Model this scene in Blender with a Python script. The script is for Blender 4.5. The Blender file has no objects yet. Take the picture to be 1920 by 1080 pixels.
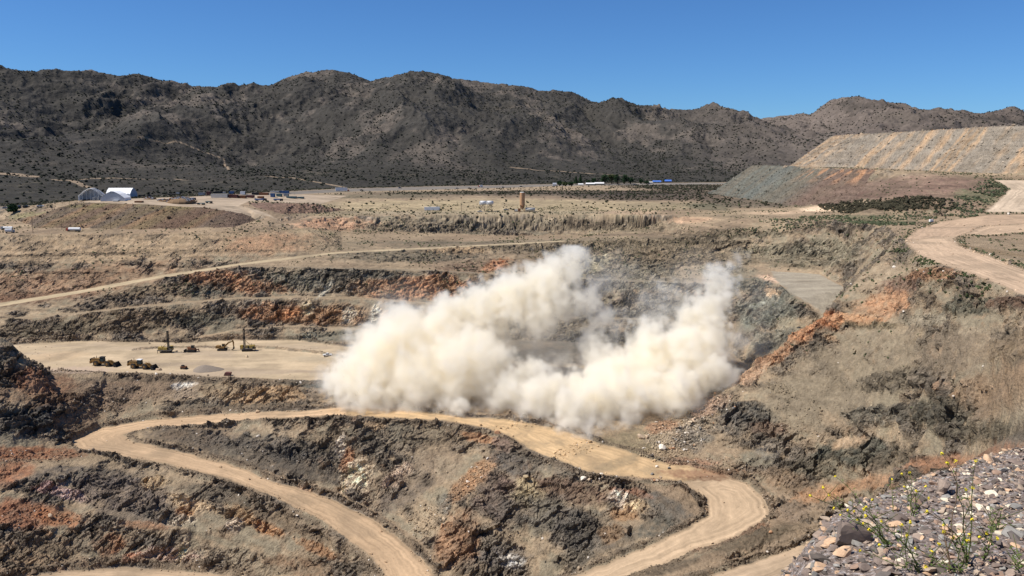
import bpy, bmesh, math, random, time
import numpy as np
from mathutils import Vector, Matrix
from mathutils.geometry import delaunay_2d_cdt
T0 = time.time()
random.seed(11)
RNG = np.random.default_rng(11)
Q = 1.0            # terrain grid density

# ------------------------------------------------------------------ camera, sky, sun, exposure
sc = bpy.context.scene
col = sc.collection
F, PITCH = 1507.0, math.radians(9.05)
cam_d = bpy.data.cameras.new('camera'); cam = bpy.data.objects.new('camera', cam_d); col.objects.link(cam)
cam.location = (0, 0, 0); cam.rotation_euler = (math.radians(90) - PITCH, 0, 0)
cam_d.sensor_width = 36; cam_d.lens = F * 36 / 1920; cam_d.clip_start = 0.1; cam_d.clip_end = 40000
sc.camera = cam
SUN_EL, SUN_AZ = math.radians(55), math.radians(-99)      # azimuth from +Y (view direction) towards +X
sd = Vector((math.sin(SUN_AZ) * math.cos(SUN_EL), math.cos(SUN_AZ) * math.cos(SUN_EL), math.sin(SUN_EL)))
w = bpy.data.worlds.new('World'); sc.world = w; w.use_nodes = True
nt = w.node_tree; nt.nodes.clear()
sky = nt.nodes.new('ShaderNodeTexSky'); sky.sky_type = 'NISHITA'; sky.sun_disc = False
sky.sun_elevation = SUN_EL; sky.sun_rotation = SUN_AZ
sky.altitude = 1400; sky.air_density = 1.0; sky.dust_density = 0.2; sky.ozone_density = 5.0
bg = nt.nodes.new('ShaderNodeBackground'); bg.inputs[1].default_value = 0.085
wo = nt.nodes.new('ShaderNodeOutputWorld')
tint = nt.nodes.new('ShaderNodeVectorMath'); tint.operation = 'MULTIPLY'; tint.inputs[1].default_value = (.50, .80, 1.12)   # the deep blue of dry high-desert air
nt.links.new(sky.outputs[0], tint.inputs[0]); nt.links.new(tint.outputs[0], bg.inputs[0]); nt.links.new(bg.outputs[0], wo.inputs[0])
sl = bpy.data.lights.new('sun', 'SUN'); sun = bpy.data.objects.new('sun', sl); col.objects.link(sun)
sl.energy = 5.0; sl.angle = math.radians(0.53); sl.color = (1.0, 0.945, 0.87)
sun.rotation_euler = sd.to_track_quat('Z', 'Y').to_euler()
sun.location = (0, 0, 300)
sc.view_settings.view_transform = 'Standard'; sc.view_settings.look = 'None'
sc.view_settings.exposure = 0.20; sc.view_settings.gamma = 1.0
sc.cycles.max_bounces = 32; sc.cycles.diffuse_bounces = 2; sc.cycles.glossy_bounces = 2
sc.cycles.transparent_max_bounces = 8; sc.cycles.volume_bounces = 32
sc.cycles.use_denoising = True
sc.cycles.use_adaptive_sampling = True; sc.cycles.adaptive_threshold = 0.01
sc.cycles.volume_step_rate = 1.0; sc.cycles.volume_max_steps = 512

# ------------------------------------------------------------------ pixels of the photograph -> points of the place
SP, CP = math.sin(PITCH), math.cos(PITCH)
def slope(v):                       # drop per metre forward for row v
    yc = (540 - v) / F
    return (SP - yc * CP) / (CP + yc * SP)
def side(u, v):                     # X per metre forward
    return (u - 960) / F / (CP + (540 - v) / F * SP)
def PY(u, v, Y): return (side(u, v) * Y, Y, -slope(v) * Y)
def PT(u, v, a):
    """a > 0: forward distance, a < 0: height"""
    if a > 0: return PY(u, v, a)
    return PY(u, v, -a / slope(v))

# ------------------------------------------------------------------ noise in numpy
_perm = np.random.default_rng(5).permutation(256).astype(np.int32); _perm = np.concatenate([_perm, _perm, _perm])
_g = np.random.default_rng(6).normal(size=(256, 3)).astype(np.float32); _g /= np.linalg.norm(_g, axis=1)[:, None]
def perlin(x, y, z):
    x = np.asarray(x, np.float32); y = np.asarray(y, np.float32); z = np.asarray(z, np.float32)
    out = np.empty_like(x); xf, yf, zf, of = x.ravel(), y.ravel(), z.ravel(), out.ravel()
    N = 400000
    for s in range(0, xf.size, N):
        a, b, c = xf[s:s+N], yf[s:s+N], zf[s:s+N]
        i, j, k = np.floor(a), np.floor(b), np.floor(c)
        a = a - i; b = b - j; c = c - k
        i = i.astype(np.int32) & 255; j = j.astype(np.int32) & 255; k = k.astype(np.int32) & 255
        fa = a*a*a*(a*(a*6-15)+10); fb = b*b*b*(b*(b*6-15)+10); fc = c*c*c*(c*(c*6-15)+10)
        r = 0
        for di in (0, 1):
            pi = _perm[i + di]; wa = fa if di else 1 - fa
            for dj in (0, 1):
                pj = _perm[pi + j + dj]; wb = fb if dj else 1 - fb
                for dk in (0, 1):
                    g = _g[_perm[pj + k + dk]]
                    wc = fc if dk else 1 - fc
                    r = r + wa*wb*wc*(g[:, 0]*(a-di) + g[:, 1]*(b-dj) + g[:, 2]*(c-dk))
        of[s:s+N] = r * 1.6
    return of.reshape(x.shape)
def fbm(x, y, z, octs=4, gain=0.5, lac=2.03):
    r = 0; a = 1.0; f = 1.0; n = 0
    for o in range(octs):
        r = r + a * perlin(x*f + o*17.3, y*f + o*5.1, z*f - o*9.7); n += a; a *= gain; f *= lac
    return r / n
def ridged(x, y, z, octs=4, gain=0.5, lac=2.1):
    r = 0; a = 1.0; f = 1.0; n = 0
    for o in range(octs):
        r = r + a * (1 - 2*np.abs(perlin(x*f + o*7.7, y*f - o*3.3, z*f + o*11.9))); n += a; a *= gain; f *= lac
    return r / n
def sstep(a, b, x):
    t = np.clip((x - a) / (b - a), 0, 1); return t*t*(3-2*t)
# ------------------------------------------------------------------ the survey of the pit: breaklines of the ground
W = lambda x, y, z: ('w', x, y, z)
LINES = [
 # highway edges
 [(-250,408,-57),(0,393,-57),(90,390,-57),(400,373,-57),(640,360,-56),(800,356,-56),(960,352,-56),(1040,349,-55),(1200,347,-54),(1500,345,-53),(2200,345,-50)],
 [(-250,402,-55),(0,388,-55),(90,385,-55),(400,367,-54),(640,354,-51.5),(800,350,-51.5),(960,347,-52),(1040,345,-51.5),(1200,343,-50.5),(1500,341,-49),(2200,340,-46)],
 # left waste dump with the tents: crest, toe, back
 [(70,404,740),(115,388,745),(150,380,755),(280,384,740),(390,390,735),(440,400,730)],
 [(30,412,760),(65,427,715),(280,430,700),(440,426,705),(480,413,735)],
 [W(-480,790,-45),W(-430,850,-41),W(-350,900,-40),W(-250,960,-40),W(-200,1000,-42)],
 [W(-540,800,-56),W(-470,900,-56),W(-360,985,-56),W(-250,1060,-56)],
 [(160,374,-38),(260,376,-38),(400,372,-39),(440,370,-39.5)],
 # second heap
 [(460,378,-41),(540,381,-42),(600,383,-45),(622,391,-50)],
 [(455,385,-43),(475,396,-47),(530,405,-51),(600,400,-52),(650,394,-53)],
 # road between the heaps
 [(405,376,-40),(440,386,-43.5),(470,400,-49),(500,409,-52)],
 # rim of the pit
 [(-250,448,660),(0,440,675),(200,440,672),(400,436,670),(500,422,700),(560,411,-54.5),(640,405,-54),(800,403,-54),(960,401,-54),(1100,401,-54),(1280,405,-53),(1440,412,-50),(1560,416,-48),(1660,424,-46)],
 [(560,422,720),(640,432,762),(800,437,778),(960,442,795),(1100,440,795),(1200,428,790)],
 [(0,500,642),(200,492,640),(400,462,650),(500,450,668)],
 # haul ramp along the far wall (lower and upper edge)
 [(-250,620,590),(0,575,590),(150,550,600),(300,522,610),(450,498,625),(560,484,640),(640,475,650),(800,467,665),(1060,453,700),(1280,446,685),(1440,436,655),(1560,428,620)],
 [(-250,612,602),(0,568,602),(150,544,612),(300,516.5,622),(450,493.5,635),(560,480,649),(640,471.5,659),(800,464,673),(1060,451,708)],
 [(450,501,613),(640,504,609),(800,508,612),(1060,523,617),(1280,531,592),(1380,531,568),(1450,527,-83)],
 [(460,498.5,619),(640,501.5,617),(800,505.5,620),(1060,520,625),(1280,528,600)],
 [(-250,640,565),(0,601.5,565),(150,588.5,570),(300,572.5,578),(450,560.5,583),(560,558,585),(700,562,585),(860,575,581),(1060,597,580),(1280,602,560),(1370,602,535),(1425,612,505)],
 [(0,598,572),(150,585.5,577),(300,569.5,585),(450,557.5,590),(560,555,592),(700,558.5,592),(860,572,588),(1060,594,590),(1280,599,568)],
 [(330,640,556),(450,618.5,564),(560,612,568),(690,620,566),(860,637,558)],
 [(345,636,560),(450,616,568),(560,609.5,572),(690,617,571),(860,634,563)],
 # floor: far edge, then the near crest
 [(-250,670,-126),(50,645,-126),(150,640,-126),(330,643,-126),(450,638,-126),(560,638,-126),(640,650,-126),(860,652,-126),(1060,641,-126),(1280,646,-126.5),(1370,662,-127)],
 [(95,698,-126),(200,698,-126),(300,700,-126),(400,706,-126),(600,713,-126),(720,730,-127),(860,745,-128),(1000,760,-129),(1150,775,-130),(1280,790,-131)],
 # right part of the far wall: flat grey bench
 [(1440,507,-82),(1540,514,-82),(1590,540,-82),(1560,572,-84),(1495,560,-84),(1450,527,-83),(1440,507,-82)],
 [(1330,470,650),(1440,478,635),(1560,480,604),(1625,470,552)],
 # hairpin road, far/outer edge, from the dust round the hairpin and down
 [(650,763,-134),(600,768,-135.5),(400,777,-143),(260,790,-147),(180,805,-148),(135,828,-148),(150,842,-148.5),(220,853,-150),(290,865,-151.5),(400,893,-154.5),(500,925,-158),(600,975,-163),(680,1030,-167),(725,1080,-170),(745,1110,-171)],
 [(650,763,-134),(760,768,-132),(870,782,-131),(1000,800,-132),(1080,815,-133),(1200,832,-134),(1290,852,-137),(1340,888,-140)],
 # its inner edge and the crest of the middle wall
 [(825,1110,-171.5),(810,1070,-170.5),(760,1020,-168),(700,975,-165),(620,935,-162),(520,905,-158),(420,868,-154),(330,845,-151),(250,830,-149),(230,815,-148),(270,803,-147),(370,795,-144),(500,785,-140),(650,778,-134),(760,785,-132),(830,788,-131),(900,800,-132),(950,815,-133),(1000,845,-135),(1100,885,-138),(1200,897,-140),(1280,903,-141),(1320,935,-144),(1322,965,-147),(1290,990,-149),(1200,1030,-154),(1100,1070,-158),(1050,1090,-160)],
 # outer edge of the second hairpin
 [(1340,888,-140),(1400,905,-142),(1435,940,-145),(1443,970,-147),(1380,1010,-150),(1280,1045,-154),(1170,1085,-158),(1120,1105,-160)],
 [(1440,985,-144),(1380,1022,-147),(1280,1058,-151),(1190,1090,-155)],      # berm crest below it
 # foot of the middle wall beyond the frame
 [(870,1110,-176),(950,1120,-180),(1030,1110,-172)],
 [(900,980,-157),(1000,985,-156),(1150,965,-150)],
 # left bottom: mid bench and bottom road
 [(130,957,-164),(250,985,-168.5),(400,1010,-173),(600,1060,-178)],
 [(130,950,-163),(250,978,-167),(400,1003,-171.5),(590,1045,-176)],
 [(-100,1095,-181),(60,1080,-181),(130,1069,-182),(250,1065,-183),(400,1077,-185),(470,1090,-186)],
 [(-100,1130,-182),(100,1125,-183),(400,1125,-187)],
 # left spur
 [(-250,600,430),(-100,610,430),(0,632,432),(35,655,436),(65,690,446),(95,699,455)],
 [(-250,720,415),(0,740,408),(75,752,414),(120,768,424)],
 [(-250,820,392),(0,832,386),(95,836,398)],
 [(-200,920,370),(0,905,364),(110,895,372)],
 [(-150,1010,345),(0,1000,344),(100,990,350)],
 [W(-430,500,-112),W(-350,500,-122),W(-315,497,-126)],
 # bottom of the frame and the near flank, out of view
 [W(-330,285,-190),W(-150,290,-188),W(-50,275,-182),W(0,275,-178),W(30,262,-168),W(60,245,-160)],
 [W(-330,190,-165),W(-100,190,-160),W(0,180,-152),W(70,175,-150),W(130,150,-125)],
 [W(-200,90,-100),W(0,90,-92),W(60,85,-85),W(110,80,-80)],
 [W(-80,28,-38),W(0,30,-36),W(30,30,-32),W(60,28,-24)],
 [W(-22,8,-13),W(0,9,-12.5),W(9,9.5,-11),W(16,9,-6)],
 # road in the bottom right corner
 [(1240,1110,-153),(1330,1080,-152),(1450,1040,-149),(1560,1000,-145),(1600,985,-142)],
 [(1400,1115,-152),(1560,1060,-148),(1590,1030,-146)],
 [(1330,1068,-151),(1430,1028,-148),(1530,985,-143.5),(1610,945,-140)],        # berm crest behind it
 # right flank
 [(1660,424,-46),(1695,452,-46),(1640,500,440),(1575,560,425),(1540,600,418),(1480,650,408),(1400,720,395),(1330,780,383),(1290,830,372),(1290,852,-137)],
 [(1450,760,372),(1450,850,350),(1470,920,330)],
 [(1575,640,398),(1575,700,378),(1575,800,350),(1575,900,325)],
 [(1700,520,398),(1700,600,356),(1700,700,328),(1700,800,308),(1700,900,292)],
 [(1800,560,310),(1800,640,290),(1800,720,275),(1800,820,262),(1800,900,250)],
 [(1920,620,250),(1920,700,235),(1920,800,222),(1920,900,210)],
 [(2180,640,225),(2180,800,210)],
 [W(190,470,-90),W(165,455,-104),W(135,440,-116),W(112,425,-125),W(92,408,-130)],
 # haul road on the right
 [(1695,452,-46),(1720,478,-46),(1780,500,-46),(1850,525,-46),(1920,553,-46),(2150,640,-46)],
 [(2150,590,-45),(1920,505,-45.5),(1860,483,-46),(1800,462,-46),(1788,447,-45),(1840,425,-44),(1930,419,-43),(2150,410,-42)],
 [(1660,424,-46),(1700,415,-45),(1750,406,-42.5),(1850,403,-39),(1930,402,-38.5),(2150,398,-38)],
 [(1960,470,440),(1890,455,470),(2150,480,430)],
 [(1300,395,-50),(1400,393,-49),(1500,395,-47),(1600,400,-45)],
 # right waste dump
 [(1335,363,1120),(1420,376,900),(1500,386,790),(1560,384,740),(1640,373,690),(1700,369,655),(1770,375,620),(1800,398,600)],
 [(1410,310,1100),(1509,314,900),(1600,317,790),(1680,320,735),(1760,329,700),(1865,337,670)],
 [(1850,398,590),(1872,375,620),(1893,355,650),(1865,337,670)],
 [(1985,399,575),(2040,365,620),(2040,340,660)],
 [(1485,311,950),(1600,315,880),(1700,319,815),(1800,322,755),(1900,327,700),(2150,330,660)],
 [(1560,255,1000),(1640,250,930),(1720,246,870),(1800,241,810),(1880,236,768),(1920,237,750),(2150,240,640)],
 [W(450,1030,30),W(600,1040,31),W(700,800,31)],
 [W(345,1010,-8),W(385,1070,-8),W(440,1130,-8),W(700,1190,-10)],
 [W(300,1190,-44),W(420,1250,-46),W(760,1300,-46)],
]
BOUND = [(-1300,-900),(0,-900)]
# distant range: for each column the toe of the fan, the break of slope and the skyline
SKY_V = [(-500,118),(-300,120),(0,123),(30,129),(60,135),(110,138),(160,136),(200,135),(225,141),(250,148),(275,145),(290,143),(310,150),(340,159),(375,168),(395,165),(420,168),(470,166),(520,163),(550,152),(590,138),(640,134),(665,140),(705,155),(740,147),(770,138),(790,135),(815,139),(850,150),(900,156),(960,162),(1010,170),(1050,172),(1080,178),(1110,195),(1200,205),(1280,210),(1350,214),(1385,219),(1410,226),(1450,219),(1500,217),(1540,205),(1600,202),(1640,201),(1690,208),(1720,217),(1800,222),(1880,228),(1920,234),(2200,244),(2500,250)]
TOE = [(-500,1050),(0,1080),(200,1280),(400,1420),(600,1560),(800,1700),(1000,1830),(1200,1930),(1500,2000),(2500,2000)]
TOEV = [(-500,392),(0,384),(200,372),(400,362),(600,353),(800,348),(1000,345),(1200,342),(1500,340),(2500,338)]
BRV = [(-500,300),(0,300),(200,296),(400,305),(600,300),(800,296),(1000,305),(1200,312),(1400,300),(1600,290),(2500,290)]
BRY = [(-500,1700),(0,1750),(300,2100),(600,2300),(800,2350),(1000,2500),(1200,2650),(1500,2500),(2500,2500)]
CRY = [(-500,3000),(0,3000),(300,3300),(600,3600),(800,3600),(1000,3700),(1200,3900),(1400,4200),(1600,3700),(2500,3800)]
# ------------------------------------------------------------------ triangulate the survey
def p3(q): return (q[1], q[2], q[3]) if q[0] == 'w' else PT(*q)
verts, edges = [], []
idx = {}
def vid(p):
    k = (round(p[0], 2), round(p[1], 2))
    if k not in idx: idx[k] = len(verts); verts.append(p)
    return idx[k]
for L in LINES:
    ids = [vid(p3(q)) for q in L]
    edges += [(a, b) for a, b in zip(ids, ids[1:]) if a != b]
def lut(tab):
    xs, ys = zip(*tab); return lambda u: np.interp(u, xs, ys)
skyv, toeY, toev, brv, brY, crY = map(lut, (SKY_V, TOE, TOEV, BRV, BRY, CRY))
def s_of(u, v): return side(u, v)
toe = [vid(PY(u, float(toev(u)), float(toeY(u)))) for u in list(range(-700, 2700, 150))]
edges += list(zip(toe, toe[1:]))
for (x, y, z) in ((-4000, 3000, -50), (0, 4500, -50), (4500, 3500, -50), (-2500, 600, -60), (2500, 900, -30),
                  (-700, 650, -58), (-1500, 0, -60), (-600, 300, -70), (1500, 0, 0), (700, 400, -46), (450, 200, -75), (300, 60, -70), (-300, 0, -60), (0, -600, 0), (100, 0, -1.5), (-60, 0, -1.5)):
    vid((x, y, z))
vc, ec, fc, ov, oe, of_ = delaunay_2d_cdt([Vector(v[:2]) for v in verts], edges, [], 0, 1e-4)
zz = []; new = 0
EA = np.array([[verts[a][:3] for a in e] for e in edges])
for i, p in enumerate(vc):
    if ov[i]: zz.append(verts[ov[i][0]][2])
    else:
        new += 1
        d = EA[:, 1, :2] - EA[:, 0, :2]; pp = np.array(p) - EA[:, 0, :2]
        t = np.clip((pp*d).sum(1) / ((d*d).sum(1) + 1e-9), 0, 1); dist = np.linalg.norm(pp - d*t[:, None], axis=1)
        k = int(dist.argmin()); zz.append(float(EA[k, 0, 2] + t[k]*(EA[k, 1, 2]-EA[k, 0, 2])))
        print('CROSS at x %.0f y %.0f z %.1f u %.0f' % (p[0], p[1], zz[-1], 960 + p[0]/p[1]*F))
print('survey', len(verts), 'crossings', new)

# ------------------------------------------------------------------ grid: planes through the viewpoint x forward distances
def seg(a, b, st): return np.arange(a, b, st / Q)
S = np.concatenate([np.linspace(-1.05, -0.72, 60)[:-1], np.linspace(-0.72, 0.72, int(1500*Q)), np.linspace(0.72, 1.05, 60)[1:]])
YR = np.concatenate([seg(6, 40, 1.5), seg(40, 170, 3), seg(170, 255, 1.2), seg(255, 420, 0.36), seg(420, 480, 0.42), seg(480, 660, 0.45), seg(660, 800, .9), seg(800, 1200, 2.6),
                     seg(1200, 1800, 5), seg(1800, 2700, 7.5), seg(2700, 4400, 8), seg(4400, 6200, 40)])
nS, nY = len(S), len(YR)
print('grid', nS, nY, nS*nY)
Z = np.full((nY, nS), np.nan)
V2 = np.array([tuple(p) for p in vc]); ZV = np.array(zz)
for f in fc:
    P = V2[list(f)]; z3 = ZV[list(f)]
    if P[:, 1].max() < YR[0]: continue
    j0, j1 = np.searchsorted(YR, P[:, 1].min()), np.searchsorted(YR, P[:, 1].max(), 'right')
    if j0 >= j1: continue
    yy = np.maximum(P[:, 1], 1.0); ss = P[:, 0] / yy
    if P[:, 1].min() < YR[0]: i0, i1 = 0, nS
    else: i0, i1 = np.searchsorted(S, ss.min() - .001), np.searchsorted(S, ss.max() + .001, 'right')
    if i0 >= i1: continue
    # step over long thin boxes row by row blocks
    Yb = YR[j0:j1, None]; X = S[None, i0:i1] * Yb
    (x0, y0), (x1, y1), (x2, y2) = P
    D = (y1-y2)*(x0-x2) + (x2-x1)*(y0-y2)
    if abs(D) < 1e-9: continue
    a = ((y1-y2)*(X-x2) + (x2-x1)*(Yb-y2)) / D
    b = ((y2-y0)*(X-x2) + (x0-x2)*(Yb-y2)) / D
    c = 1 - a - b
    m = (a > -1e-6) & (b > -1e-6) & (c > -1e-6)
    zb = Z[j0:j1, i0:i1]; zb[m] = (a*z3[0] + b*z3[1] + c*z3[2])[m]
print('nan', np.isnan(Z).sum(), 'raster %.1f' % (time.time()-T0))
Z = np.nan_to_num(Z, nan=-50.0)
X = S[None, :] * YR[:, None]; Y = np.repeat(YR[:, None], nS, 1)

# ---- distant range: fan, slope, skyline, then ridges and gullies
U = 960 + S * F * 0.9877                                   # picture column of the plane near the skyline
ty, by, cy = toeY(U), brY(U), crY(U)
tz = -slope(toev(U)) * ty; bz = -slope(brv(U)) * by
cz = np.array([-slope(v) for v in skyv(U)]) * cy
m0 = YR > 1000
Ym = YR[m0][:, None]; Xm = X[m0]
wv = fbm(Xm/420, Ym/420 + 0*Xm, 0*Xm + 3.3, 3)              # the crest wanders in depth
t1 = (Ym - ty) / (by - ty); t2 = (Ym - by) / (cy - by)
fan = tz + (bz - tz) * np.clip(t1, 0, 1)**1.35
up = np.clip(t2, 0, 1)
prof = np.where(t2 <= 0, fan, bz + (cz - bz) * (0.72*up + 0.28*up**2))
prof = np.where(t2 > 1, cz - (t2-1)*(cz-bz)*0.8, prof)
msk = sstep(-0.25, 0.25, t2) * (1 - 0.93*sstep(0.70, 0.97, t2))
big = ridged(Xm/620 + .3*wv, (Ym+0*Xm)/1500, 0*Xm + 1.7, 2)
med = ridged(Xm/230 + .5*wv, (Ym+0*Xm)/420, 0*Xm + 8.1, 4, 0.55)
sml = ridged(Xm/70, (Ym+0*Xm)/90, 0*Xm + 4.4, 3, 0.6)
mnt = prof + msk * ((big-0.2)*95 + (med-0.15)*46) + sstep(-0.3, .4, t2)*(sml-.2)*11 + (1-sstep(-0.3, .2, t2))*sstep(0, .4, t1)*(med-.15)*8
inm = (Ym > ty)
Zm = Z[m0]; Z[m0] = np.where(inm, mnt, Zm)
MT = np.zeros_like(Z); MT[m0] = np.where(inm, 1, 0); T2 = np.full_like(Z, -9.); T2[m0] = np.broadcast_to(t2, Zm.shape)

# ------------------------------------------------------------------ zones (roads, floors, dumps) as polygons in the place
def poly(*lists): return np.array([PT(*q)[:2] if q[0] != 'w' else q[1:3] for l in lists for q in l])
def cut(k, a=None, b=None, rev=False):
    l = LINES[k][a:b]; return l[::-1] if rev else l
def find(first):                       # index of the breakline that starts with this point
    for k, l in enumerate(LINES):
        if l[0][:len(first)] == first: return k
    raise ValueError(first)
kO = find((650, 763, -134)); kI = find((825, 1110, -171.5)); kR5 = find((1340, 888, -140))
kFar = kO + 1
kOut5 = [k for k, l in enumerate(LINES) if l[0] == (1340, 888, -140)][0]
I = LINES[kI]
kr1 = find((-250, 620, 590)); kfl = find((-250, 670, -126)); kcr = find((95, 698, -126))
kbr = find((1440, 507, -82)); kr8 = [k for k, l in enumerate(LINES) if l[0] == (1695, 452, -46)][0]
kj = find((1660, 424, -46))
kj = [k for k, l in enumerate(LINES) if l[0] == (1660, 424, -46) and l[1][0] == 1700][0]
k9 = find((1850, 398, 590)); k7 = find((1240, 1110, -153)); k6 = find((-100, 1095, -181)); kh = find((-250, 408, -57))
k2 = find((-250, 640, 565)); k3 = find((330, 640, 556)); k1b = find((450, 501, 613))
ZONES = [  # name, polygon, base colour (linear), streak axis
 ('haul_road', poly(LINES[kO], I[:14]), (.47, .345, .225)),
 ('blast_pad', poly([(650, 763, -134), (760, 768, -132), (870, 782, -131), (950, 789, -132), (1030, 803, -133), (1100, 828, -135), (1170, 852, -137), (1235, 874, -139.5), (1290, 878, -140), (1340, 888, -140), (1280, 903, -141)], I[13:21][::-1]), (.52, .38, .225)),
 ('haul_road', poly([(1280, 903, -141)], I[22:], cut(kOut5, rev=True)), (.46, .355, .245)),
 ('haul_road', poly(LINES[k7], cut(k7+1, rev=True)), (.45, .35, .25)),
 ('haul_road', poly(LINES[k6], cut(k6+1, rev=True)), (.47, .36, .25)),
 ('haul_road', poly(LINES[kr8], cut(kr8+1, rev=False)), (.50, .38, .27)),
 ('haul_road', poly([(1720, 432, -46), (1760, 414, -43)], cut(kj, 3), LINES[kr8+1][::-1][:3][::1], [(1788, 447, -45), (1800, 462, -46), (1740, 484, -46), (1695, 452, -46)]), (.44, .33, .235)),
 ('haul_road', poly(cut(k9, 0, 4), [(2040, 340, 660), (2040, 365, 620), (1985, 399, 575)]), (.52, .43, .33)),
 ('haul_ramp', poly(LINES[kr1][:9], cut(kr1+1, 0, 9, True)), (.42, .35, .235)),
 ('bench', poly(LINES[k1b], cut(k1b+1, rev=True)), (.22, .19, .14)),
 ('bench', poly(LINES[k2], cut(k2+1, rev=True)), (.26, .215, .15)),
 ('bench', poly(LINES[k3], cut(k3+1, rev=True)), (.22, .20, .16)),
 ('pit_floor', poly(LINES[kfl][:8], [(905, 700, 460), (870, 746, -128)], LINES[kcr][:7][::-1]), (.46, .375, .26)),
 ('bench', poly(LINES[kbr]), (.34, .31, .25)),
 ('highway', poly(LINES[kh], cut(kh+1, rev=True)), (.20, .185, .165)),
 ('yard', poly([(150, 379.5, 757), (280, 383.5, 742), (390, 389, 737), (440, 397, 738), (505, 411, -53.5), (530, 412, -53), (497, 400, -49), (450, 385, -43), (470, 376, -40.5), (560, 378, -42)], [W(-200, 985, -42), W(-350, 895, -40), W(-420, 850, -41)]), (.40, .33, .25)),
]
def inside(Pg, x, y):
    r = np.zeros(x.shape, bool); n = len(Pg)
    for i in range(n):
        (x0, y0), (x1, y1) = Pg[i], Pg[(i+1) % n]
        if y0 == y1: continue
        c = ((y0 > y) != (y1 > y)) & (x < (x1-x0)*(y-y0)/(y1-y0) + x0); r ^= c
    return r
def edist(Pg, x, y, closed=True):
    best = np.full(x.shape, 1e9); along = np.zeros(x.shape); L = 0; n = len(Pg)
    for i in range(n if closed else n-1):
        a = Pg[i]; b = Pg[(i+1) % n]; d = b - a; l2 = float((d*d).sum())
        if l2 < 1e-6: continue
        t = np.clip(((x-a[0])*d[0] + (y-a[1])*d[1]) / l2, 0, 1)
        q = np.hypot(x-a[0]-t*d[0], y-a[1]-t*d[1]); m = q < best
        best = np.where(m, q, best); along = np.where(m, L + t*math.sqrt(l2), along); L += math.sqrt(l2)
    return best, along

# wander of every edge, so nothing is ruled with a straight edge
near = (YR > 200) & (YR < 1300)
dX = np.zeros_like(Z); dY = np.zeros_like(Z)
xn, yn = X[near], Y[near]
dX[near] = 2.3*fbm(xn/26, yn/26, 0*xn+2, 3) + .9*perlin(xn/5, yn/5, 0*xn+7) + .45*perlin(xn/1.7, yn/1.7, 0*xn+5)
dY[near] = 2.6*fbm(xn/26, yn/26, 0*xn+12, 3) + 1.0*perlin(xn/5, yn/5, 0*xn+17)
fadeN = (sstep(200, 260, YR) * (1 - .0*YR))[:, None]
Xw, Yw = X + dX*fadeN, Y + dY*fadeN
def sample(A, xq, yq):
    sq = xq / np.maximum(yq, 1); fi = np.interp(sq, S, np.arange(nS)); fj = np.interp(yq, YR, np.arange(nY))
    i = np.clip(fi.astype(int), 0, nS-2); j = np.clip(fj.astype(int), 0, nY-2); a = fi-i; b = fj-j
    return (A[j, i]*(1-a)*(1-b) + A[j, i+1]*a*(1-b) + A[j+1, i]*(1-a)*b + A[j+1, i+1]*a*b)
Z0 = Z.copy()
Z[near] = sample(Z0, Xw[near], Yw[near])

ZID = np.full(Z.shape, -1, np.int16); ZD = np.full(Z.shape, 99., np.float32); ZA = np.zeros(Z.shape, np.float32)
OUT = np.full(Z.shape, 99., np.float32)                    # distance to the nearest road, outside it
for k, (nm, pg, c) in enumerate(ZONES):
    y0, y1 = pg[:, 1].min()-14, pg[:, 1].max()+14
    j0, j1 = np.searchsorted(YR, y0), np.searchsorted(YR, y1)
    ws = (pg[:, 0]-14)/pg[:, 1], (pg[:, 0]+14)/pg[:, 1]
    i0, i1 = np.searchsorted(S, min(ws[0].min(), ws[1].min())-.01), np.searchsorted(S, max(ws[0].max(), ws[1].max())+.01)
    x, y = Xw[j0:j1, i0:i1], Yw[j0:j1, i0:i1]
    if not x.size: continue
    ins = inside(pg, x, y); d, al = edist(pg, x, y)
    z = ZID[j0:j1, i0:i1]; m = ins & (z < 0)
    z[m] = k; ZD[j0:j1, i0:i1][m] = d[m]; ZA[j0:j1, i0:i1][m] = al[m]
    if nm in ('haul_road', 'haul_ramp', 'blast_pad', 'pit_floor'):
        o = OUT[j0:j1, i0:i1]; mm = ~ins; o[mm] = np.minimum(o[mm], d[mm]); o[ins] = -1
OUT = np.where(ZID >= 0, -1, OUT)
print('zones %.1f' % (time.time()-T0))

# berms of dozed rubble beside the roads
bn = fbm(X/9, Y/9, 0*X+5, 3)
bw = 1.9 + 0.8*perlin(X/14, Y/14, 0*X+31)
berm = np.exp(-((OUT-bw)/1.15)**2) * np.clip(0.95 + 1.1*bn, 0.15, 2.2) * (OUT > 0) * (YR < 560)[:, None] * sstep(-90, -105, Z)
# no berm where the wall comes straight down to the road from above: keep it small there
Z = Z + berm * 1.0

# low windrows of spoil left across the drill bench
for pl_, h_ in (([(253, 656), (300, 653), (360, 652), (420, 654)], 1.5), ([(478, 652), (530, 655), (600, 663), (650, 672)], 1.7)):
    pp = np.array([PT(u, v, -126)[:2] for u, v in pl_]); j0, j1 = np.searchsorted(YR, pp[:, 1].min()-8), np.searchsorted(YR, pp[:, 1].max()+8)
    d_, _ = edist(pp, Xw[j0:j1], Yw[j0:j1], False); rg_ = np.exp(-(d_/2.4)**2)*h_*(1 + .5*fbm(X[j0:j1]/3, Y[j0:j1]/3, 0*X[j0:j1], 2)); Z[j0:j1] += rg_
    zi = ZID[j0:j1]; zi[(rg_ > .5)] = -1
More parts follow.
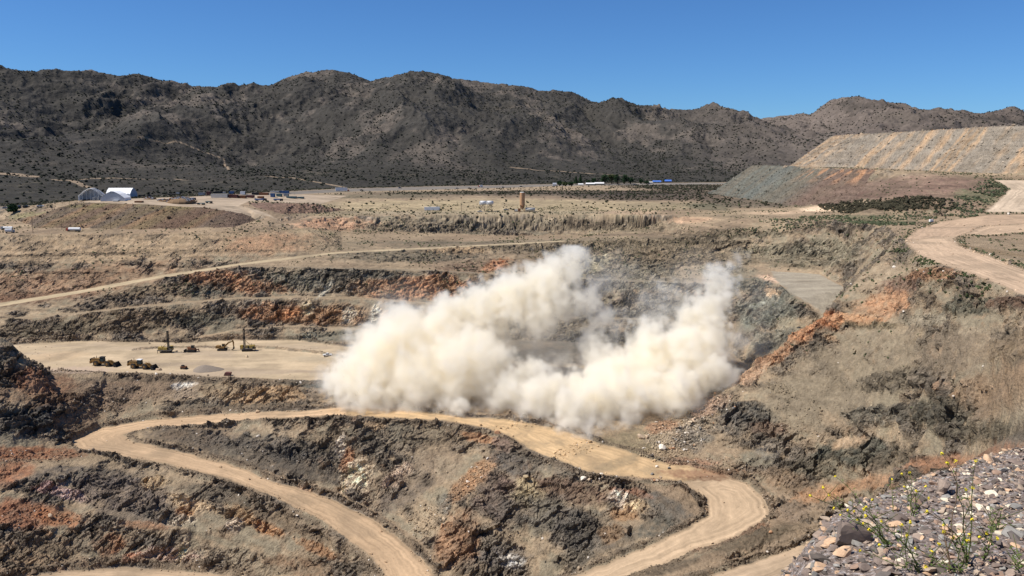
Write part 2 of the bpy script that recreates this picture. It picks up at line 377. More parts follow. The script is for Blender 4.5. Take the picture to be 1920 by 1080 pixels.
# ------------------------------------------------------------------ slope and normals of the base surface
def normals(X, Y, Z):
    P = np.stack([X, Y, Z], -1)
    a = np.gradient(P, axis=1); b = np.gradient(P, axis=0)
    n = np.cross(a, b); n /= np.linalg.norm(n, axis=-1)[..., None] + 1e-12
    return n.astype(np.float32)
N = normals(X, Y, Z)
steep = sstep(0.985, 0.86, N[..., 2])
def blob(u, v, Yh, ru, rv, dep=None, rot=0.0):
    """an ellipsoid round the point seen at (u, v) at forward distance Yh; radii were measured in photograph pixels and become metres; rot tilts it"""
    c = np.array(PY(u, v, Yh)); k = Yh / F
    j0, j1 = np.searchsorted(YR, Yh - (dep or 60)*1.7), np.searchsorted(YR, Yh + (dep or 60)*1.7)
    x = X[j0:j1] - c[0]; y = (Y[j0:j1] - c[1]); z = Z[j0:j1] - c[2]
    h = z + y*slope(v)
    ca, sa = math.cos(rot), math.sin(rot)
    p = x*ca + h*sa; q = -x*sa + h*ca
    g = (p/(ru*k))**2 + (q/(rv*k))**2 + (y/(dep or 60))**2
    return (j0, j1), g
# first ground point met by the line of sight through (u, v)
ZL = -Z / Y
RM = None
def hitY(u, v):
    s = side(u, v); i = int(np.clip(np.searchsorted(S, s), 0, nS-1)); t = slope(v)
    m = np.nonzero((ZL[:, i] <= t) & (YR > 150))[0]
    return float(YR[m[0]]) if len(m) else 2000.0
# ------------------------------------------------------------------ colour of the rock and soil (albedo) with some painted shade, outcrops and talus
def L3(r, g, b):                     # sRGB 0-255 -> linear
    c = np.array([((c/255+.055)/1.055)**2.4 for c in (r, g, b)], np.float32)
    l = float(c @ np.array([.3, .59, .11], np.float32))
    return (l + (c - l)*np.array([.66, .84, .78], np.float32)) * 1.16
TAN, BROWN, GREY, GREEN, ORANGE, CREAM = L3(158,136,106), L3(140,116,92), L3(112,104,93), L3(122,119,100), L3(190,135,84), L3(226,203,170)
DARK, PURPLE, OLIVE, RUST, PINK, SAND = L3(70,68,64), L3(128,106,98), L3(141,128,100), L3(158,104,66), L3(190,158,140), L3(196,168,128)
CC = np.empty(Z.shape + (3,), np.float32); CC[:] = TAN
def mixc(c, m, sl=slice(None)):
    m = np.clip(m, 0, 1)[..., None].astype(np.float32); CC[sl] = CC[sl]*(1-m) + c*m
nr = (YR > 200) & (YR < 1250); nrs = slice(int(np.argmax(nr)), int(len(nr) - np.argmax(nr[::-1])))
x, y, z = X[nrs], Y[nrs], Z[nrs]
n1 = fbm(x/60, y/60, z/30+4, 3); n2 = fbm(x/22, y/22, z/11+14, 3); n3 = fbm(x/7+z/9, y/7, z/6, 3); n4 = perlin(x/2.2, y/2.2, z/1.6)
st = steep[nrs]
mixc(BROWN, sstep(-.3, .4, n1)*.6, nrs)
mixc(GREY, st*sstep(-.15, .25, n2 + .3*n1)*.85, nrs)
strata = perlin(x/55, y/70, z/1.5 + .12*n3)*sstep(430, 560, y)
mixc(GREEN, st*sstep(.0, .3, -n2 + .4*n3)*.6, nrs)
mixc(ORANGE, st*sstep(.26, .55, n1*.6 + n3*.7)*.4, nrs)
outc = np.zeros(Z.shape, np.float32)
outc[nrs] = st*sstep(-.2, .2, n2*.8 + n1*.5)
del x, y, z
BL = [ # u, v, ru, rv, tilt, colour, strength, outcrop (None: leave, 1 craggy, 0 smooth talus), ragged
 (250,462,420,34,0.03,L3(165,138,104),.85,.25,.5),(520,455,110,22,.08,L3(186,140,100),.8,.12,.4),(120,530,260,36,.1,L3(150,114,82),.8,.35,.5),(60,560,160,14,.1,L3(120,84,62),.6,.5,.6),
 (640,420,70,13,0,L3(200,148,108),.9,.5,.5),(600,435,110,8,0,L3(166,146,110),.7,.3,.5),(1290,412,60,8,0,L3(190,150,115),.7,.4,.5),
 (900,420,270,18,0,L3(122,110,90),.85,1,.4),(1160,425,120,12,0,L3(132,118,94),.8,.8,.5),(1100,420,60,10,0,L3(100,86,70),.7,1,.5),
 (1000,458,330,20,0,L3(122,110,88),.8,1,.5),(1230,475,230,34,0,L3(126,112,88),.8,1,.5),(1330,440,180,14,0,L3(112,100,80),.7,1,.5),(620,455,90,18,0,L3(140,124,98),.8,.5,.5),(1520,478,130,30,0,L3(126,119,98),.85,.9,.4),
 (760,480,170,14,0,L3(112,106,90),.8,1,.5),(900,500,80,14,.1,L3(120,92,74),.6,.9,.6),(930,497,36,12,.5,L3(205,140,90),.8,.9,.6),(860,470,60,8,0,L3(196,160,115),.6,.9,.6),
 (640,520,170,20,0,L3(108,102,88),.85,1,.4),(790,540,120,26,.05,L3(186,128,78),.85,1,.5),(700,545,60,18,-.3,L3(160,125,90),.6,1,.5),
 (1000,545,120,26,0,L3(120,116,98),.8,1,.5),(1180,520,120,34,0,L3(118,114,98),.85,1,.4),(1100,500,50,14,.4,L3(186,176,140),.7,1,.6),
 (430,530,110,20,-.12,L3(166,112,68),.8,1,.5),(300,545,120,16,.12,L3(110,92,70),.7,1,.5),(390,545,50,14,0,L3(96,98,88),.7,1,.5),(560,530,70,16,-.15,L3(112,108,94),.8,1,.5),
 (560,590,130,20,-.05,L3(170,118,74),.8,1,.5),(250,600,150,26,.05,L3(104,86,64),.7,1,.5),(380,600,60,16,0,L3(88,90,80),.7,1,.5),(80,620,110,20,0,L3(92,82,66),.7,1,.5),
 (640,590,60,24,0,L3(160,120,78),.6,1,.5),(730,600,60,22,.3,L3(96,98,88),.7,1,.5),(620,632,90,12,0,L3(108,110,98),.85,1,.4),(430,632,60,8,0,L3(150,120,90),.7,.8,.4),
 (720,598,10,18,-.5,L3(215,160,110),.95,1,.3),(704,590,9,16,-.2,L3(230,215,190),.9,1,.3),(740,590,8,15,-.5,L3(225,200,165),.8,1,.3),(655,590,11,16,0,L3(205,190,165),.8,1,.4),(577,578,11,13,0,L3(214,190,150),.9,1,.4),(500,571,10,9,0,L3(205,160,118),.85,1,.4),(610,545,4,20,-.6,L3(190,186,168),.7,1,.4),(540,590,30,12,.2,L3(200,130,70),.8,1,.5),
 (1000,640,170,60,0,L3(92,88,78),.8,1,.4),(1080,590,90,50,.2,L3(128,118,96),.7,1,.5),(1250,600,100,60,0,L3(100,98,86),.8,1,.4),  # first blob: cloud shade in the dust hollow, painted as darker rock
 (1440,580,70,60,-.6,L3(118,122,110),.9,1,.4),(1460,640,60,40,-.8,L3(124,124,112),.85,.8,.5),(1400,530,60,22,0,L3(104,106,94),.85,1,.5),(1360,510,60,18,0,L3(132,128,108),.7,.8,.5),(1443,522,10,12,0,L3(214,178,146),.9,1,.3),(1445,548,5,14,-.4,L3(205,170,130),.9,1,.3),
 # wall below the floor
 (230,735,110,40,.1,L3(122,98,78),.8,.15,.4),(330,728,90,26,0,L3(140,118,94),.8,.3,.5),(345,722,20,6,.1,L3(224,216,202),.85,.5,.4),(345,738,34,12,0,L3(172,152,128),.6,.6,.5),(400,752,12,8,0,L3(190,180,160),.7,.6,.4),
 (500,742,90,22,.05,L3(186,148,102),.85,.75,.5),(430,735,60,26,.1,L3(158,132,98),.7,.7,.5),(575,718,70,10,-.1,L3(74,78,72),.95,.2,.3),(450,763,200,8,0,L3(98,88,74),.8,.1,.4),(300,712,200,6,0,L3(104,90,74),.8,.25,.4),
 # middle wall
 (380,822,150,18,-.12,L3(98,88,78),.85,.35,.4),(330,815,30,12,0,L3(108,90,72),.7,.3,.4),(520,840,160,28,-.15,L3(106,99,90),.8,.7,.5),(600,830,60,30,.3,L3(134,116,90),.6,.9,.5),(470,860,200,18,-.25,L3(90,82,72),.85,.1,.4),(600,890,130,16,-.3,L3(84,77,68),.85,.08,.4),
 (560,850,50,22,.1,L3(84,82,78),.8,1,.4),(668,895,28,26,-.6,L3(232,208,172),.97,1,.45),(650,862,16,30,0,L3(188,130,84),.85,1,.4),(640,835,8,20,0,L3(216,200,178),.8,1,.4),(740,900,20,14,.2,L3(206,176,148),.75,1,.4),(760,880,14,12,0,L3(214,186,158),.8,1,.4),
 (730,820,90,40,0,L3(110,102,88),.75,.85,.5),(700,800,30,10,0,L3(196,160,116),.6,.6,.5),(830,815,90,26,.1,L3(128,112,90),.75,.6,.5),(820,870,70,50,.6,L3(140,120,96),.75,.12,.4),(760,930,70,30,.5,L3(110,98,86),.7,.3,.5),(800,970,40,36,.3,L3(160,138,108),.8,.0,.3),
 (900,822,44,12,-.2,L3(176,124,78),.85,.5,.4),(945,835,26,18,-.5,L3(150,124,108),.8,.4,.4),(885,900,22,85,-.75,L3(166,122,80),.85,.0,.4),(960,870,60,24,-.4,L3(92,88,84),.8,.2,.4),(930,930,50,60,0,L3(120,98,88),.7,.5,.4),
 (1040,870,100,24,-.35,L3(118,110,96),.7,.15,.4),(1060,920,110,26,-.2,L3(120,92,74),.75,.7,.5),(985,925,30,22,0,L3(200,178,132),.7,1,.5),(950,915,26,16,0,L3(96,76,68),.8,1,.4),(1010,960,120,50,-.1,L3(98,94,88),.75,.95,.5),(1100,1000,100,50,-.2,L3(94,90,84),.8,.85,.5),
 (1185,925,50,10,-.15,L3(178,120,84),.75,.7,.5),(1160,935,16,16,-.6,L3(222,204,184),.85,1,.4),(1195,950,22,8,.2,L3(228,196,150),.9,1,.4),(1170,965,30,14,0,L3(178,130,80),.7,.7,.5),(1250,950,60,26,-.6,L3(98,94,86),.85,.1,.4),(1230,990,60,22,.3,L3(90,90,82),.8,.2,.4),
 (855,1010,46,70,0,L3(168,122,82),.8,.7,.5),(835,945,20,26,0,L3(110,112,106),.6,.8,.5),(940,1045,60,30,0,L3(106,100,96),.7,.8,.5),(960,1052,22,12,0,L3(222,216,206),.9,1,.4),(1080,1050,60,24,.2,L3(108,100,86),.7,.7,.5),(1150,1000,30,20,.5,L3(172,132,88),.6,.9,.5),
 (1040,668,110,26,0,L3(80,75,68),.95,1,.4),(1120,640,90,22,0,L3(88,84,74),.9,1,.4),  # hollow between the dust arms: the cloud's shadow painted into the ground colour
 # pad surroundings
 (1180,830,80,40,.3,L3(136,122,92),.85,.25,.4),(1120,840,40,14,.3,L3(120,108,86),.7,.3,.5),(1235,890,60,10,0,L3(160,116,84),.85,.1,.4),(1120,800,60,20,0,L3(150,128,98),.7,.3,.4),
 (1150,860,70,16,0,L3(112,106,92),.6,.0,.4),(1260,812,70,36,.3,L3(176,158,132),.6,.3,.5),(1240,800,40,14,.2,L3(166,122,88),.8,.1,.4),(1290,870,70,14,0,L3(156,116,88),.8,.1,.4),(1330,885,70,8,.0,L3(140,98,64),.85,.2,.4),(1300,820,40,30,.5,L3(110,104,96),.7,.6,.5),
 # lower left
 (70,660,70,26,-.4,L3(142,120,90),.85,.05,.3),(60,715,50,22,-.6,L3(150,92,56),.85,.8,.4),(20,702,24,14,0,L3(84,70,56),.8,1,.3),(110,725,40,22,-.7,L3(134,100,74),.8,.1,.3),(40,742,60,16,-.2,L3(134,104,76),.8,.1,.3),
 (65,788,74,36,.25,L3(80,79,77),.98,1,.45),(110,750,30,20,.4,L3(104,78,60),.8,1,.4),(150,790,40,26,.8,L3(130,104,78),.85,.05,.3),(60,850,110,16,0,L3(160,100,60),.9,.1,.4),(20,890,40,34,0,L3(170,108,66),.85,.3,.4),
 (170,895,120,26,-.1,L3(106,98,90),.85,.6,.5),(60,910,50,16,0,L3(98,90,82),.8,.9,.4),(40,965,70,34,-.3,L3(160,98,58),.9,.1,.4),(110,970,60,20,-.3,L3(168,108,62),.8,.0,.4),(230,925,120,40,-.15,L3(112,100,94),.75,.95,.5),(90,915,20,10,0,L3(196,150,140),.7,1,.5),(130,928,30,8,-.3,L3(206,170,160),.7,1,.5),
 (345,960,20,24,.1,L3(196,140,84),.85,1,.45),(290,905,24,10,0,L3(214,180,132),.9,1,.4),(360,945,60,14,-.3,L3(216,184,140),.85,1,.45),(330,975,30,10,0,L3(222,204,176),.85,1,.4),(450,965,40,20,-.4,L3(200,158,108),.85,1,.45),(440,985,16,14,.6,L3(224,200,172),.85,1,.4),(500,990,50,14,-.35,L3(186,128,72),.85,.9,.45),(600,1030,60,14,-.4,L3(184,128,76),.7,.8,.5),
 (290,965,60,24,-.2,L3(84,78,74),.75,1,.4),(420,930,120,16,-.25,L3(98,88,74),.8,.3,.4),(540,985,120,14,-.35,L3(118,100,78),.8,.2,.4),(250,972,100,9,-.25,L3(122,108,92),.8,.05,.3),(270,985,60,9,-.1,L3(158,114,78),.8,.1,.4),
 (205,1022,30,26,0,L3(182,124,80),.9,.8,.45),(250,1045,26,12,0,L3(200,128,88),.8,.6,.4),(320,1040,70,16,-.1,L3(206,172,150),.75,1,.5),(343,1035,7,26,-.15,L3(234,208,168),.95,1,.3),(150,1020,80,24,0,L3(118,104,86),.8,.7,.5),(60,1040,90,30,0,L3(130,110,84),.8,.4,.5),(440,1045,70,24,-.1,L3(136,124,104),.7,.8,.5),(560,1060,90,20,-.2,L3(134,104,76),.8,.4,.5),(500,1070,120,14,0,L3(140,122,98),.7,.4,.5),
 # right flank
 (1600,690,150,70,.5,L3(134,120,97),.95,.0,.25),(1480,760,90,60,.8,L3(130,117,95),.95,.0,.25),(1560,760,80,40,.6,L3(128,115,94),.9,.0,.3),(1780,660,120,50,.2,L3(128,112,91),.9,.05,.3),
 (1650,520,60,60,.6,L3(158,138,110),.85,.05,.3),(1700,540,26,30,0,L3(142,106,88),.7,.8,.5),(1670,570,60,26,.3,L3(190,138,94),.9,.45,.45),(1740,515,60,16,-.2,L3(172,122,80),.7,.9,.5),(1780,480,60,12,-.3,L3(118,110,84),.7,.2,.4),
 (1545,600,30,22,.7,L3(178,112,60),1,1,.35),(1510,625,34,12,.7,L3(190,132,84),.95,1,.4),(1455,665,46,12,.75,L3(186,136,94),.9,.9,.4),(1400,705,40,10,.75,L3(190,150,116),.85,.7,.4),(1330,765,46,14,.6,L3(186,150,122),.85,.5,.4),(1600,600,50,12,-.1,L3(196,144,96),.9,.4,.4),
 (1820,575,90,20,-.1,L3(104,102,86),.95,1,.45),(1740,600,80,14,.1,L3(146,136,116),.8,.5,.4),(1900,570,40,12,0,L3(120,88,68),.8,1,.4),(1830,620,110,8,0,L3(148,132,108),.7,.2,.4),(1640,612,60,8,-.1,L3(120,106,78),.8,.9,.4),
 (1680,715,80,22,.2,L3(110,100,84),.95,1,.5),(1760,770,110,36,-.1,L3(92,88,76),.95,1,.55),(1850,810,80,26,-.2,L3(102,94,78),.95,1,.5),(1640,780,60,20,.3,L3(112,108,96),.8,1,.5),(1600,850,70,34,.1,L3(92,92,80),.95,1,.5),(1520,880,50,26,0,L3(100,94,78),.8,.9,.5),(1700,860,60,20,.2,L3(108,96,78),.8,.6,.5),(1400,775,60,30,-.4,L3(96,94,88),.95,1,.45),(1440,805,40,16,0,L3(130,104,84),.9,1,.45),(1370,800,40,24,0,L3(110,104,96),.8,1,.5),
 (1880,730,60,60,-.2,L3(140,114,86),.85,.2,.4),(1900,650,40,40,0,L3(134,114,88),.8,.3,.4),(1590,830,26,10,.5,L3(188,156,120),.8,.0,.3),(1560,790,20,30,.6,L3(150,128,100),.7,.0,.3),
 (1640,905,110,14,.35,L3(168,124,86),.85,.1,.4),(1540,925,60,16,.3,L3(184,134,88),.8,.4,.5),(1760,870,90,14,.3,L3(164,112,74),.85,.1,.4),(1880,845,50,14,.3,L3(140,94,64),.85,.1,.4),(1470,900,50,26,-.3,L3(136,112,86),.8,.3,.4),(1480,960,40,20,.3,L3(132,112,92),.8,.2,.4),(1420,860,40,20,0,L3(122,116,98),.9,.0,.3),
 (1350,1010,100,10,.3,L3(180,118,74),.7,.0,.4),(1420,1010,120,16,.33,L3(98,86,68),.9,.1,.3),(1250,1065,80,12,.3,L3(96,84,68),.9,.1,.3),
 (1850,470,80,20,-.3,L3(134,112,80),.9,.1,.3),(1880,425,60,6,0,L3(110,94,74),.8,.1,.3),
 # plain, rim and the foot of the right dump
 (300,400,300,3,0,L3(120,112,84),.1,None,.3),(950,385,420,15,0,L3(168,150,112),.95,0,.45),(640,398,90,9,0,L3(160,142,106),.9,0,.45),(60,405,90,10,0,L3(140,132,88),.9,0,.5),(900,399,320,5,0,L3(150,136,108),.8,0,.4),
 (120,478,220,3,.02,L3(96,80,62),.6,.8,.7),(330,500,160,3,-.05,L3(96,80,62),.55,.8,.7),(120,512,140,3,0,L3(90,74,58),.6,.8,.7),(450,470,90,3,0,L3(110,92,70),.5,.8,.7),(1150,440,140,3,0,L3(88,76,62),.6,1,.7),(1330,455,120,4,0,L3(92,84,68),.6,1,.7),(800,455,180,2.5,0,L3(96,92,76),.6,.8,.7),(1400,440,140,4,.05,L3(104,96,74),.6,1,.7),(1000,362,420,6.5,0,L3(66,58,50),.95,0,.25),(1200,368,170,9,0,L3(70,62,54),.95,0,.25),(1310,352,150,16,0,L3(78,68,58),.95,0,.3),(820,363,120,3,0,L3(100,94,70),.8,0,.4),(700,368,160,5,0,L3(106,98,76),.9,0,.4),(420,360,400,3,0,L3(120,110,86),.5,0,.4),  # the long thin dark lines are bench shadows painted on the upper walls
 (1260,385,110,8,0,L3(136,122,92),.8,0,.4),(1360,402,90,8,0,L3(158,138,106),.8,0,.4),(1180,398,60,4,0,L3(192,160,126),.8,0,.4),(1400,380,90,12,0,L3(84,76,64),.95,0,.2),(1330,388,40,9,0,L3(96,96,74),.8,0,.3),
 (1530,392,26,6,0,L3(216,184,150),.95,0,.2),(1450,399,70,5,0,L3(196,164,130),.85,0,.3),(1610,397,80,3.5,0,L3(206,172,140),.9,0,.25),(1600,408,170,6,0,L3(104,104,76),.85,0,.5),(1640,416,90,4,0,L3(88,94,64),.7,0,.5),
 (1660,383,105,15,0.06,L3(92,78,62),.98,0,.2),(1742,382,30,16,0,L3(88,74,58),.95,0,.2),(1480,372,40,5,0,L3(126,102,82),.8,0,.3),
 (1720,350,120,26,.1,L3(140,110,94),.85,.1,.3),(1640,356,70,16,.2,L3(112,92,78),.95,.0,.3),(1560,368,70,9,.1,L3(96,74,64),.95,0,.3),(1810,380,60,34,.5,L3(138,114,92),.85,.1,.4),(1830,370,30,28,.7,L3(104,108,76),.8,.1,.5),
 (1230,380,700,2,0,L3(120,110,84),.0,0,.5)]
def wobble(j, sc_):
    return fbm(X[j]/sc_, Y[j]/sc_, Z[j]/sc_*1.5 + 50, 3)
WB = {}
def paint(B, cbase=True):
    for (u, v, ru, rv, rot, c, s_, oc_, rag) in B:
        if c.min() > .32 and ru < 60: ru, rv, s_ = ru*1.35, rv*1.35, min(1, s_*1.1)      # quartz-white veins stand out
        Yh = hitY(u, v); k = Yh / F
        dep = max(30, min(ru, rv*4) * k * 1.6) if Yh < 760 else max(60, rv*k*(22 if Yh < 1000 else 70))
        (j0, j1), g = blob(u, v, Yh, ru, rv, dep, rot)
        if j1 <= j0: continue
        i = np.nonzero((g < 3.4).any(axis=0))[0]
        if not len(i): continue
        i0, i1 = i[0], i[-1]+1; sl = (slice(j0, j1), slice(i0, i1)); g = np.sqrt(g[:, i0:i1])
        scl = max(3.0, min(ru, rv)*k*.9)
        g = g + rag * 1.1 * fbm(X[sl]/scl, Y[sl]/scl, Z[sl]/scl*1.3 + 50, 3)
        m = s_ * (1 - sstep(.60, 1.15, g)) * (.86 + .45*perlin(X[sl]/(scl*.5), Y[sl]/(scl*.5), Z[sl]/(scl*.35)))
        m = np.clip(m, 0, .97)
        mixc(c, m, sl)
        if oc_ is not None: outc[sl] = outc[sl]*(1-m) + oc_*m
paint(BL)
print('paint %.1f' % (time.time()-T0))

# streaks of tipped rock down the right dump (upper and lower tier) and the left dump
def streak(sl, mask, cc, pal, sc_, seed):
    n = fbm(cc/sc_, 0*cc+seed, 0*cc+.5, 3); t = np.clip(n*1.15 + .5 + .12*fbm(cc/9, X[sl]/26, Z[sl]/14, 3), 0, .999)*(len(pal)-1); k = t.astype(int); f = (t-k)[..., None]
    P = np.array(pal, np.float32); c = P[k]*(1-f) + P[np.minimum(k+1, len(pal)-1)]*f
    m = np.clip(mask, 0, 1)[..., None]; CC[sl] = CC[sl]*(1-m) + c*m
j0, j1 = np.searchsorted(YR, 560), np.searchsorted(YR, 1240); i0 = np.searchsorted(S, .17); sl = (slice(j0, j1), slice(i0, None))
x, y, z = X[sl], Y[sl], Z[sl]
wb = 5*fbm(x/40, y/40, z/40, 3) + 1.5*perlin(x/6, y/6, z/6)
upper = inside(poly([(1470, 311, 965), (1485, 312.5, 950), (1600, 316, 880), (1700, 320, 815), (1800, 323, 755), (1900, 328, 700), (2150, 331, 660), (2150, 240, 640)], [W(900, 700, 31), W(700, 900, 31), W(450, 1040, 31), W(440, 1140, -8), W(385, 1078, -8), W(342, 1014, -8)]), x+wb, y)
cc = (x*102 - y*235)/256 + wb
streak(sl, upper*.9, cc, [L3(128,122,112), L3(166,134,98), L3(146,136,120), L3(196,158,116), L3(146,136,122), L3(140,130,116), L3(182,152,118), L3(150,122,98), L3(134,104,86)], 40, 3.1)
mixc(L3(140,132,120), upper*sstep(-.1, .35, fbm(x/14, y/14, z/14, 3))*.5, sl)
lower = inside(poly([(1325, 363, 1130), (1420, 376.5, 900), (1500, 387, 790), (1560, 385, 740), (1600, 379, 712)], [(1640, 319, 765), (1600, 316, 790), (1509, 313.5, 900)], [W(345, 1140, -8), W(300, 1200, -40)]), x+wb, y)
streak(sl, lower*.95*(1-upper), y + wb, [L3(104,112,106), L3(112,118,112), L3(120,120,108), L3(100,106,98), L3(124,114,96), L3(98,104,98)], 34, 9.4)
mixc(L3(84, 88, 84), lower*(1-upper)*.35, sl)
lowm = sstep(860, 800, y)*lower
mixc(L3(118,94,80), lowm*.9, sl); lowm = sstep(900, 840, y)*lower*sstep(-26, -14, z)
mixc(L3(190,136,90), lowm*sstep(-.1, .3, fbm(x/12, y/12, z/60, 2))*.9, sl)
outc[sl] = np.where(upper | lower, .06, outc[sl]); DUMP = np.zeros(Z.shape, bool); DUMP[sl] = (upper | lower)
j0, j1 = np.searchsorted(YR, 690), np.searchsorted(YR, 800); i1 = np.searchsorted(S, -.28); sl = (slice(j0, j1), slice(0, i1))
x, y, z = X[sl], Y[sl], Z[sl]
wb = 4*fbm(x/25, y/25, z/25, 3)
lm = inside(poly([(30, 412, 760), (65, 427, 715), (280, 430, 700), (440, 426, 705), (480, 413, 735)], [(440, 397, 738), (390, 389.5, 736), (280, 383.5, 741), (150, 379.5, 756), (115, 387.5, 746), (70, 403, 742)]), x, y)
streak(sl, lm*.95, x - 1.6*z + wb, [L3(112,86,68), L3(124,104,72), L3(140,108,76), L3(104,90,78), L3(120,102,72), L3(108,88,74)], 34, 1.4)
mixc(L3(108, 86, 74), lm*sstep(-290, -250, x)*.8, sl)
mixc(L3(126,118,72), lm*sstep(-46, -42, z)*sstep(-.1, .2, fbm(x/20, y/20, z/9, 2))*.55, sl)
outc[sl] = np.where(lm, .12, outc[sl]); DUMP[sl] |= lm
# second heap
j0, j1 = np.searchsorted(YR, 740), np.searchsorted(YR, 870)
h2 = inside(poly([(462, 378.5, 797), (540, 381.5, 796), (600, 383.5, 832), (625, 392, 852), (650, 394, -53), (600, 400, -52), (530, 404, -51), (480, 394, -47)]), X[j0:j1], Y[j0:j1])
mixc(L3(120, 92, 78), h2*.9, slice(j0, j1)); outc[j0:j1] = np.where(h2, .8, outc[j0:j1])
ZID_n = np.array([z_[0] for z_ in ZONES] + [''])
# roads and floors: packed dust, wheel tracks along the way
on = ZID >= 0
for k, (nm, pg, c) in enumerate(ZONES):
    m = ZID == k
    if not m.any(): continue
    d, al = ZD[m], ZA[m]; x, y = X[m], Y[m]
    tr = fbm(d/1.5, al/60, 0*d+k*3, 4, .65)*1.25 if nm in ('haul_road', 'haul_ramp', 'blast_pad') else fbm(x/40, y/9, 0*x+k, 4, .6)
    big_ = fbm(x/30, y/18, 0*x + 2*k, 4, .6)
    g = 1 + .46*tr + .20*big_
    c = np.array(c, np.float32)*g[:, None]
    edge = (1 - sstep(.2, 1.8, d + .8*big_))[:, None] if nm not in ('highway',) else 0
    c = c*(1-.45*edge) + np.array([.2, .16, .11], np.float32)*.45*edge
    if nm == 'bench':
        e2 = sstep(-.4, 1.6, d - 1.2 + 1.5*fbm(x/6, y/6, 0*x+k, 3))[:, None]; c = c*e2 + CC[m]*(1-e2)
    if nm == 'blast_pad':
        g3 = sstep(.02, .3, fbm(x/9, y/9, 0*x+4, 4, .6) + .3*tr)[:, None]*.5; c = c*(1-g3) + L3(142, 122, 92)*g3
        outm = 1
    if nm == 'pit_floor':
        g2 = sstep(.05, .3, fbm(x/55, y/16, 0*x+9, 3))[:, None]*.5; c = c*(1-g2) + L3(150, 132, 112)*g2
    if nm == 'haul_ramp': c = c*(.75 + .25*sstep(-330, -60, -np.abs(x)))[:, None] if False else c
    CC[m] = c; outc[m] = 0
print('roads %.1f' % (time.time()-T0))
paint([(150,694,70,9,0,L3(168,146,128),.8,None,.4),(400,701,110,7,0,L3(160,140,116),.8,None,.4),(110,668,60,12,0,L3(186,158,120),.7,None,.5),(340,671,120,3,0,L3(170,148,120),.7,None,.5),(560,690,90,4,0,L3(176,154,122),.7,None,.5),(250,655,200,3,0,L3(172,152,124),.6,None,.5),(600,672,60,8,0,L3(160,146,120),.6,None,.5),(1160,868,60,10,.3,L3(140,122,92),.6,None,.5),(1305,888,75,10,0,L3(146,108,78),.95,.3,.5),(1330,897,60,6,0,L3(120,88,62),.8,.3,.5)])
# darker rubble of the berms
bm = np.clip(berm*1.3, 0, 1)*.7; mixc(L3(112, 96, 78), bm*(YR < 560)[:, None])
# speckle
sp = np.zeros(Z.shape, np.float32); mixc(L3(112, 98, 78), sstep(.0, .4, n2)*.35*(1-outc[nrs]), nrs); sp[nrs] = .24*n4 + .26*n3 + .26*strata + .22*ridged(X[nrs]/5+Z[nrs]/6, Y[nrs]/5, Z[nrs]/2.5, 2)*st
CC *= (1 + np.where(on, .25*sp, sp))[..., None]
# desert scrub tone on the plain and far range
far = (YR > 700) & (YR < 6300); j0 = int(np.argmax(far)); sl = slice(j0, None)
x, y, z, mt = X[sl], Y[sl], Z[sl], MT[sl]
hp = np.array(sorted([PT(*q)[:2] for q in LINES[kh+1]], key=lambda p: p[0]/p[1])); Yq = y/np.interp(S, hp[:, 0]/hp[:, 1], hp[:, 1])[None, :]
a1 = fbm(x/260, y/500, z/200, 4, .6); a2 = fbm(x/45, y/90, z/45, 4, .6)
bey = ((Yq > 1.0) * (mt <= 0) * (ZID[sl] < 0))
mixc(L3(84, 78, 68), sstep(1.0, 1.02, Yq)*bey*.95, sl)
base = L3(74, 72, 68)*np.ones(x.shape+(1,), np.float32)
rg = sstep(100, 900, x - .12*y)[..., None]; base = base*(1-rg) + L3(126, 114, 106)*rg
hi = sstep(.05, .35, a1 + .5*a2)[..., None]*.7; base = base*(1-hi) + L3(116, 106, 97)*hi
lo = sstep(0.05, .4, -a1 + .4*a2)[..., None]*.6; base = base*(1-lo) + L3(58, 57, 54)*lo
fanm = (1-sstep(-.45, .12, T2[sl] + .15*a1))[..., None]; base = base*(1-fanm*.9) + L3(64, 62, 54)*fanm*.9
pn = (sstep(.22, .42, a2 + .3*a1)*.35)[..., None]*fanm; base = base*(1-pn) + L3(98, 90, 70)*pn
base *= (1 + .28*a2)[..., None]
m = mt[..., None] > 0
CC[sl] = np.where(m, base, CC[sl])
TR = [((105,338),(130,338),(150,345),(165,352),2.2),((150,337),(210,334),(290,336),(350,338),1.2),((500,330),(560,336),(640,350),(660,352),1.5),((960,314),(1060,322),(1150,328),(1200,331),1.6),((260,262),(330,268),(420,300),(430,320),.8),((0,326),(25,326),(50,330),(60,331),4)]
for t in TR:                       # dirt tracks over the fan
    pts = []
    for (u, v) in t[:4]:
        s_ = side(u, v); i = int(np.searchsorted(S, s_)); c_ = np.nonzero((ZL[:, i] <= slope(v)) & (YR > 900))[0]
        if len(c_): pts.append((s_*YR[c_[0]], YR[c_[0]]))
    if len(pts) > 1:
        pts = np.array(pts); d, _ = edist(pts, x, y, False)
        mixc(L3(170, 146, 118), (1 - sstep(.6, 1.5, d/(t[4]*3.4) + .35*a2))*.9, sl)
del x, y, z, mt, a1, a2, base
CC = np.clip(CC, .012, .85)

# the ground beyond and beside the highway is dark with creosote
CC *= np.array([1.03, .975, .90], np.float32)
CC[(ZID < 0) & (MT <= 0)] *= .80
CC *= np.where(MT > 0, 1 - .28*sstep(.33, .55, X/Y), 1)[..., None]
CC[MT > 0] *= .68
CC[ZID >= 0] *= .93
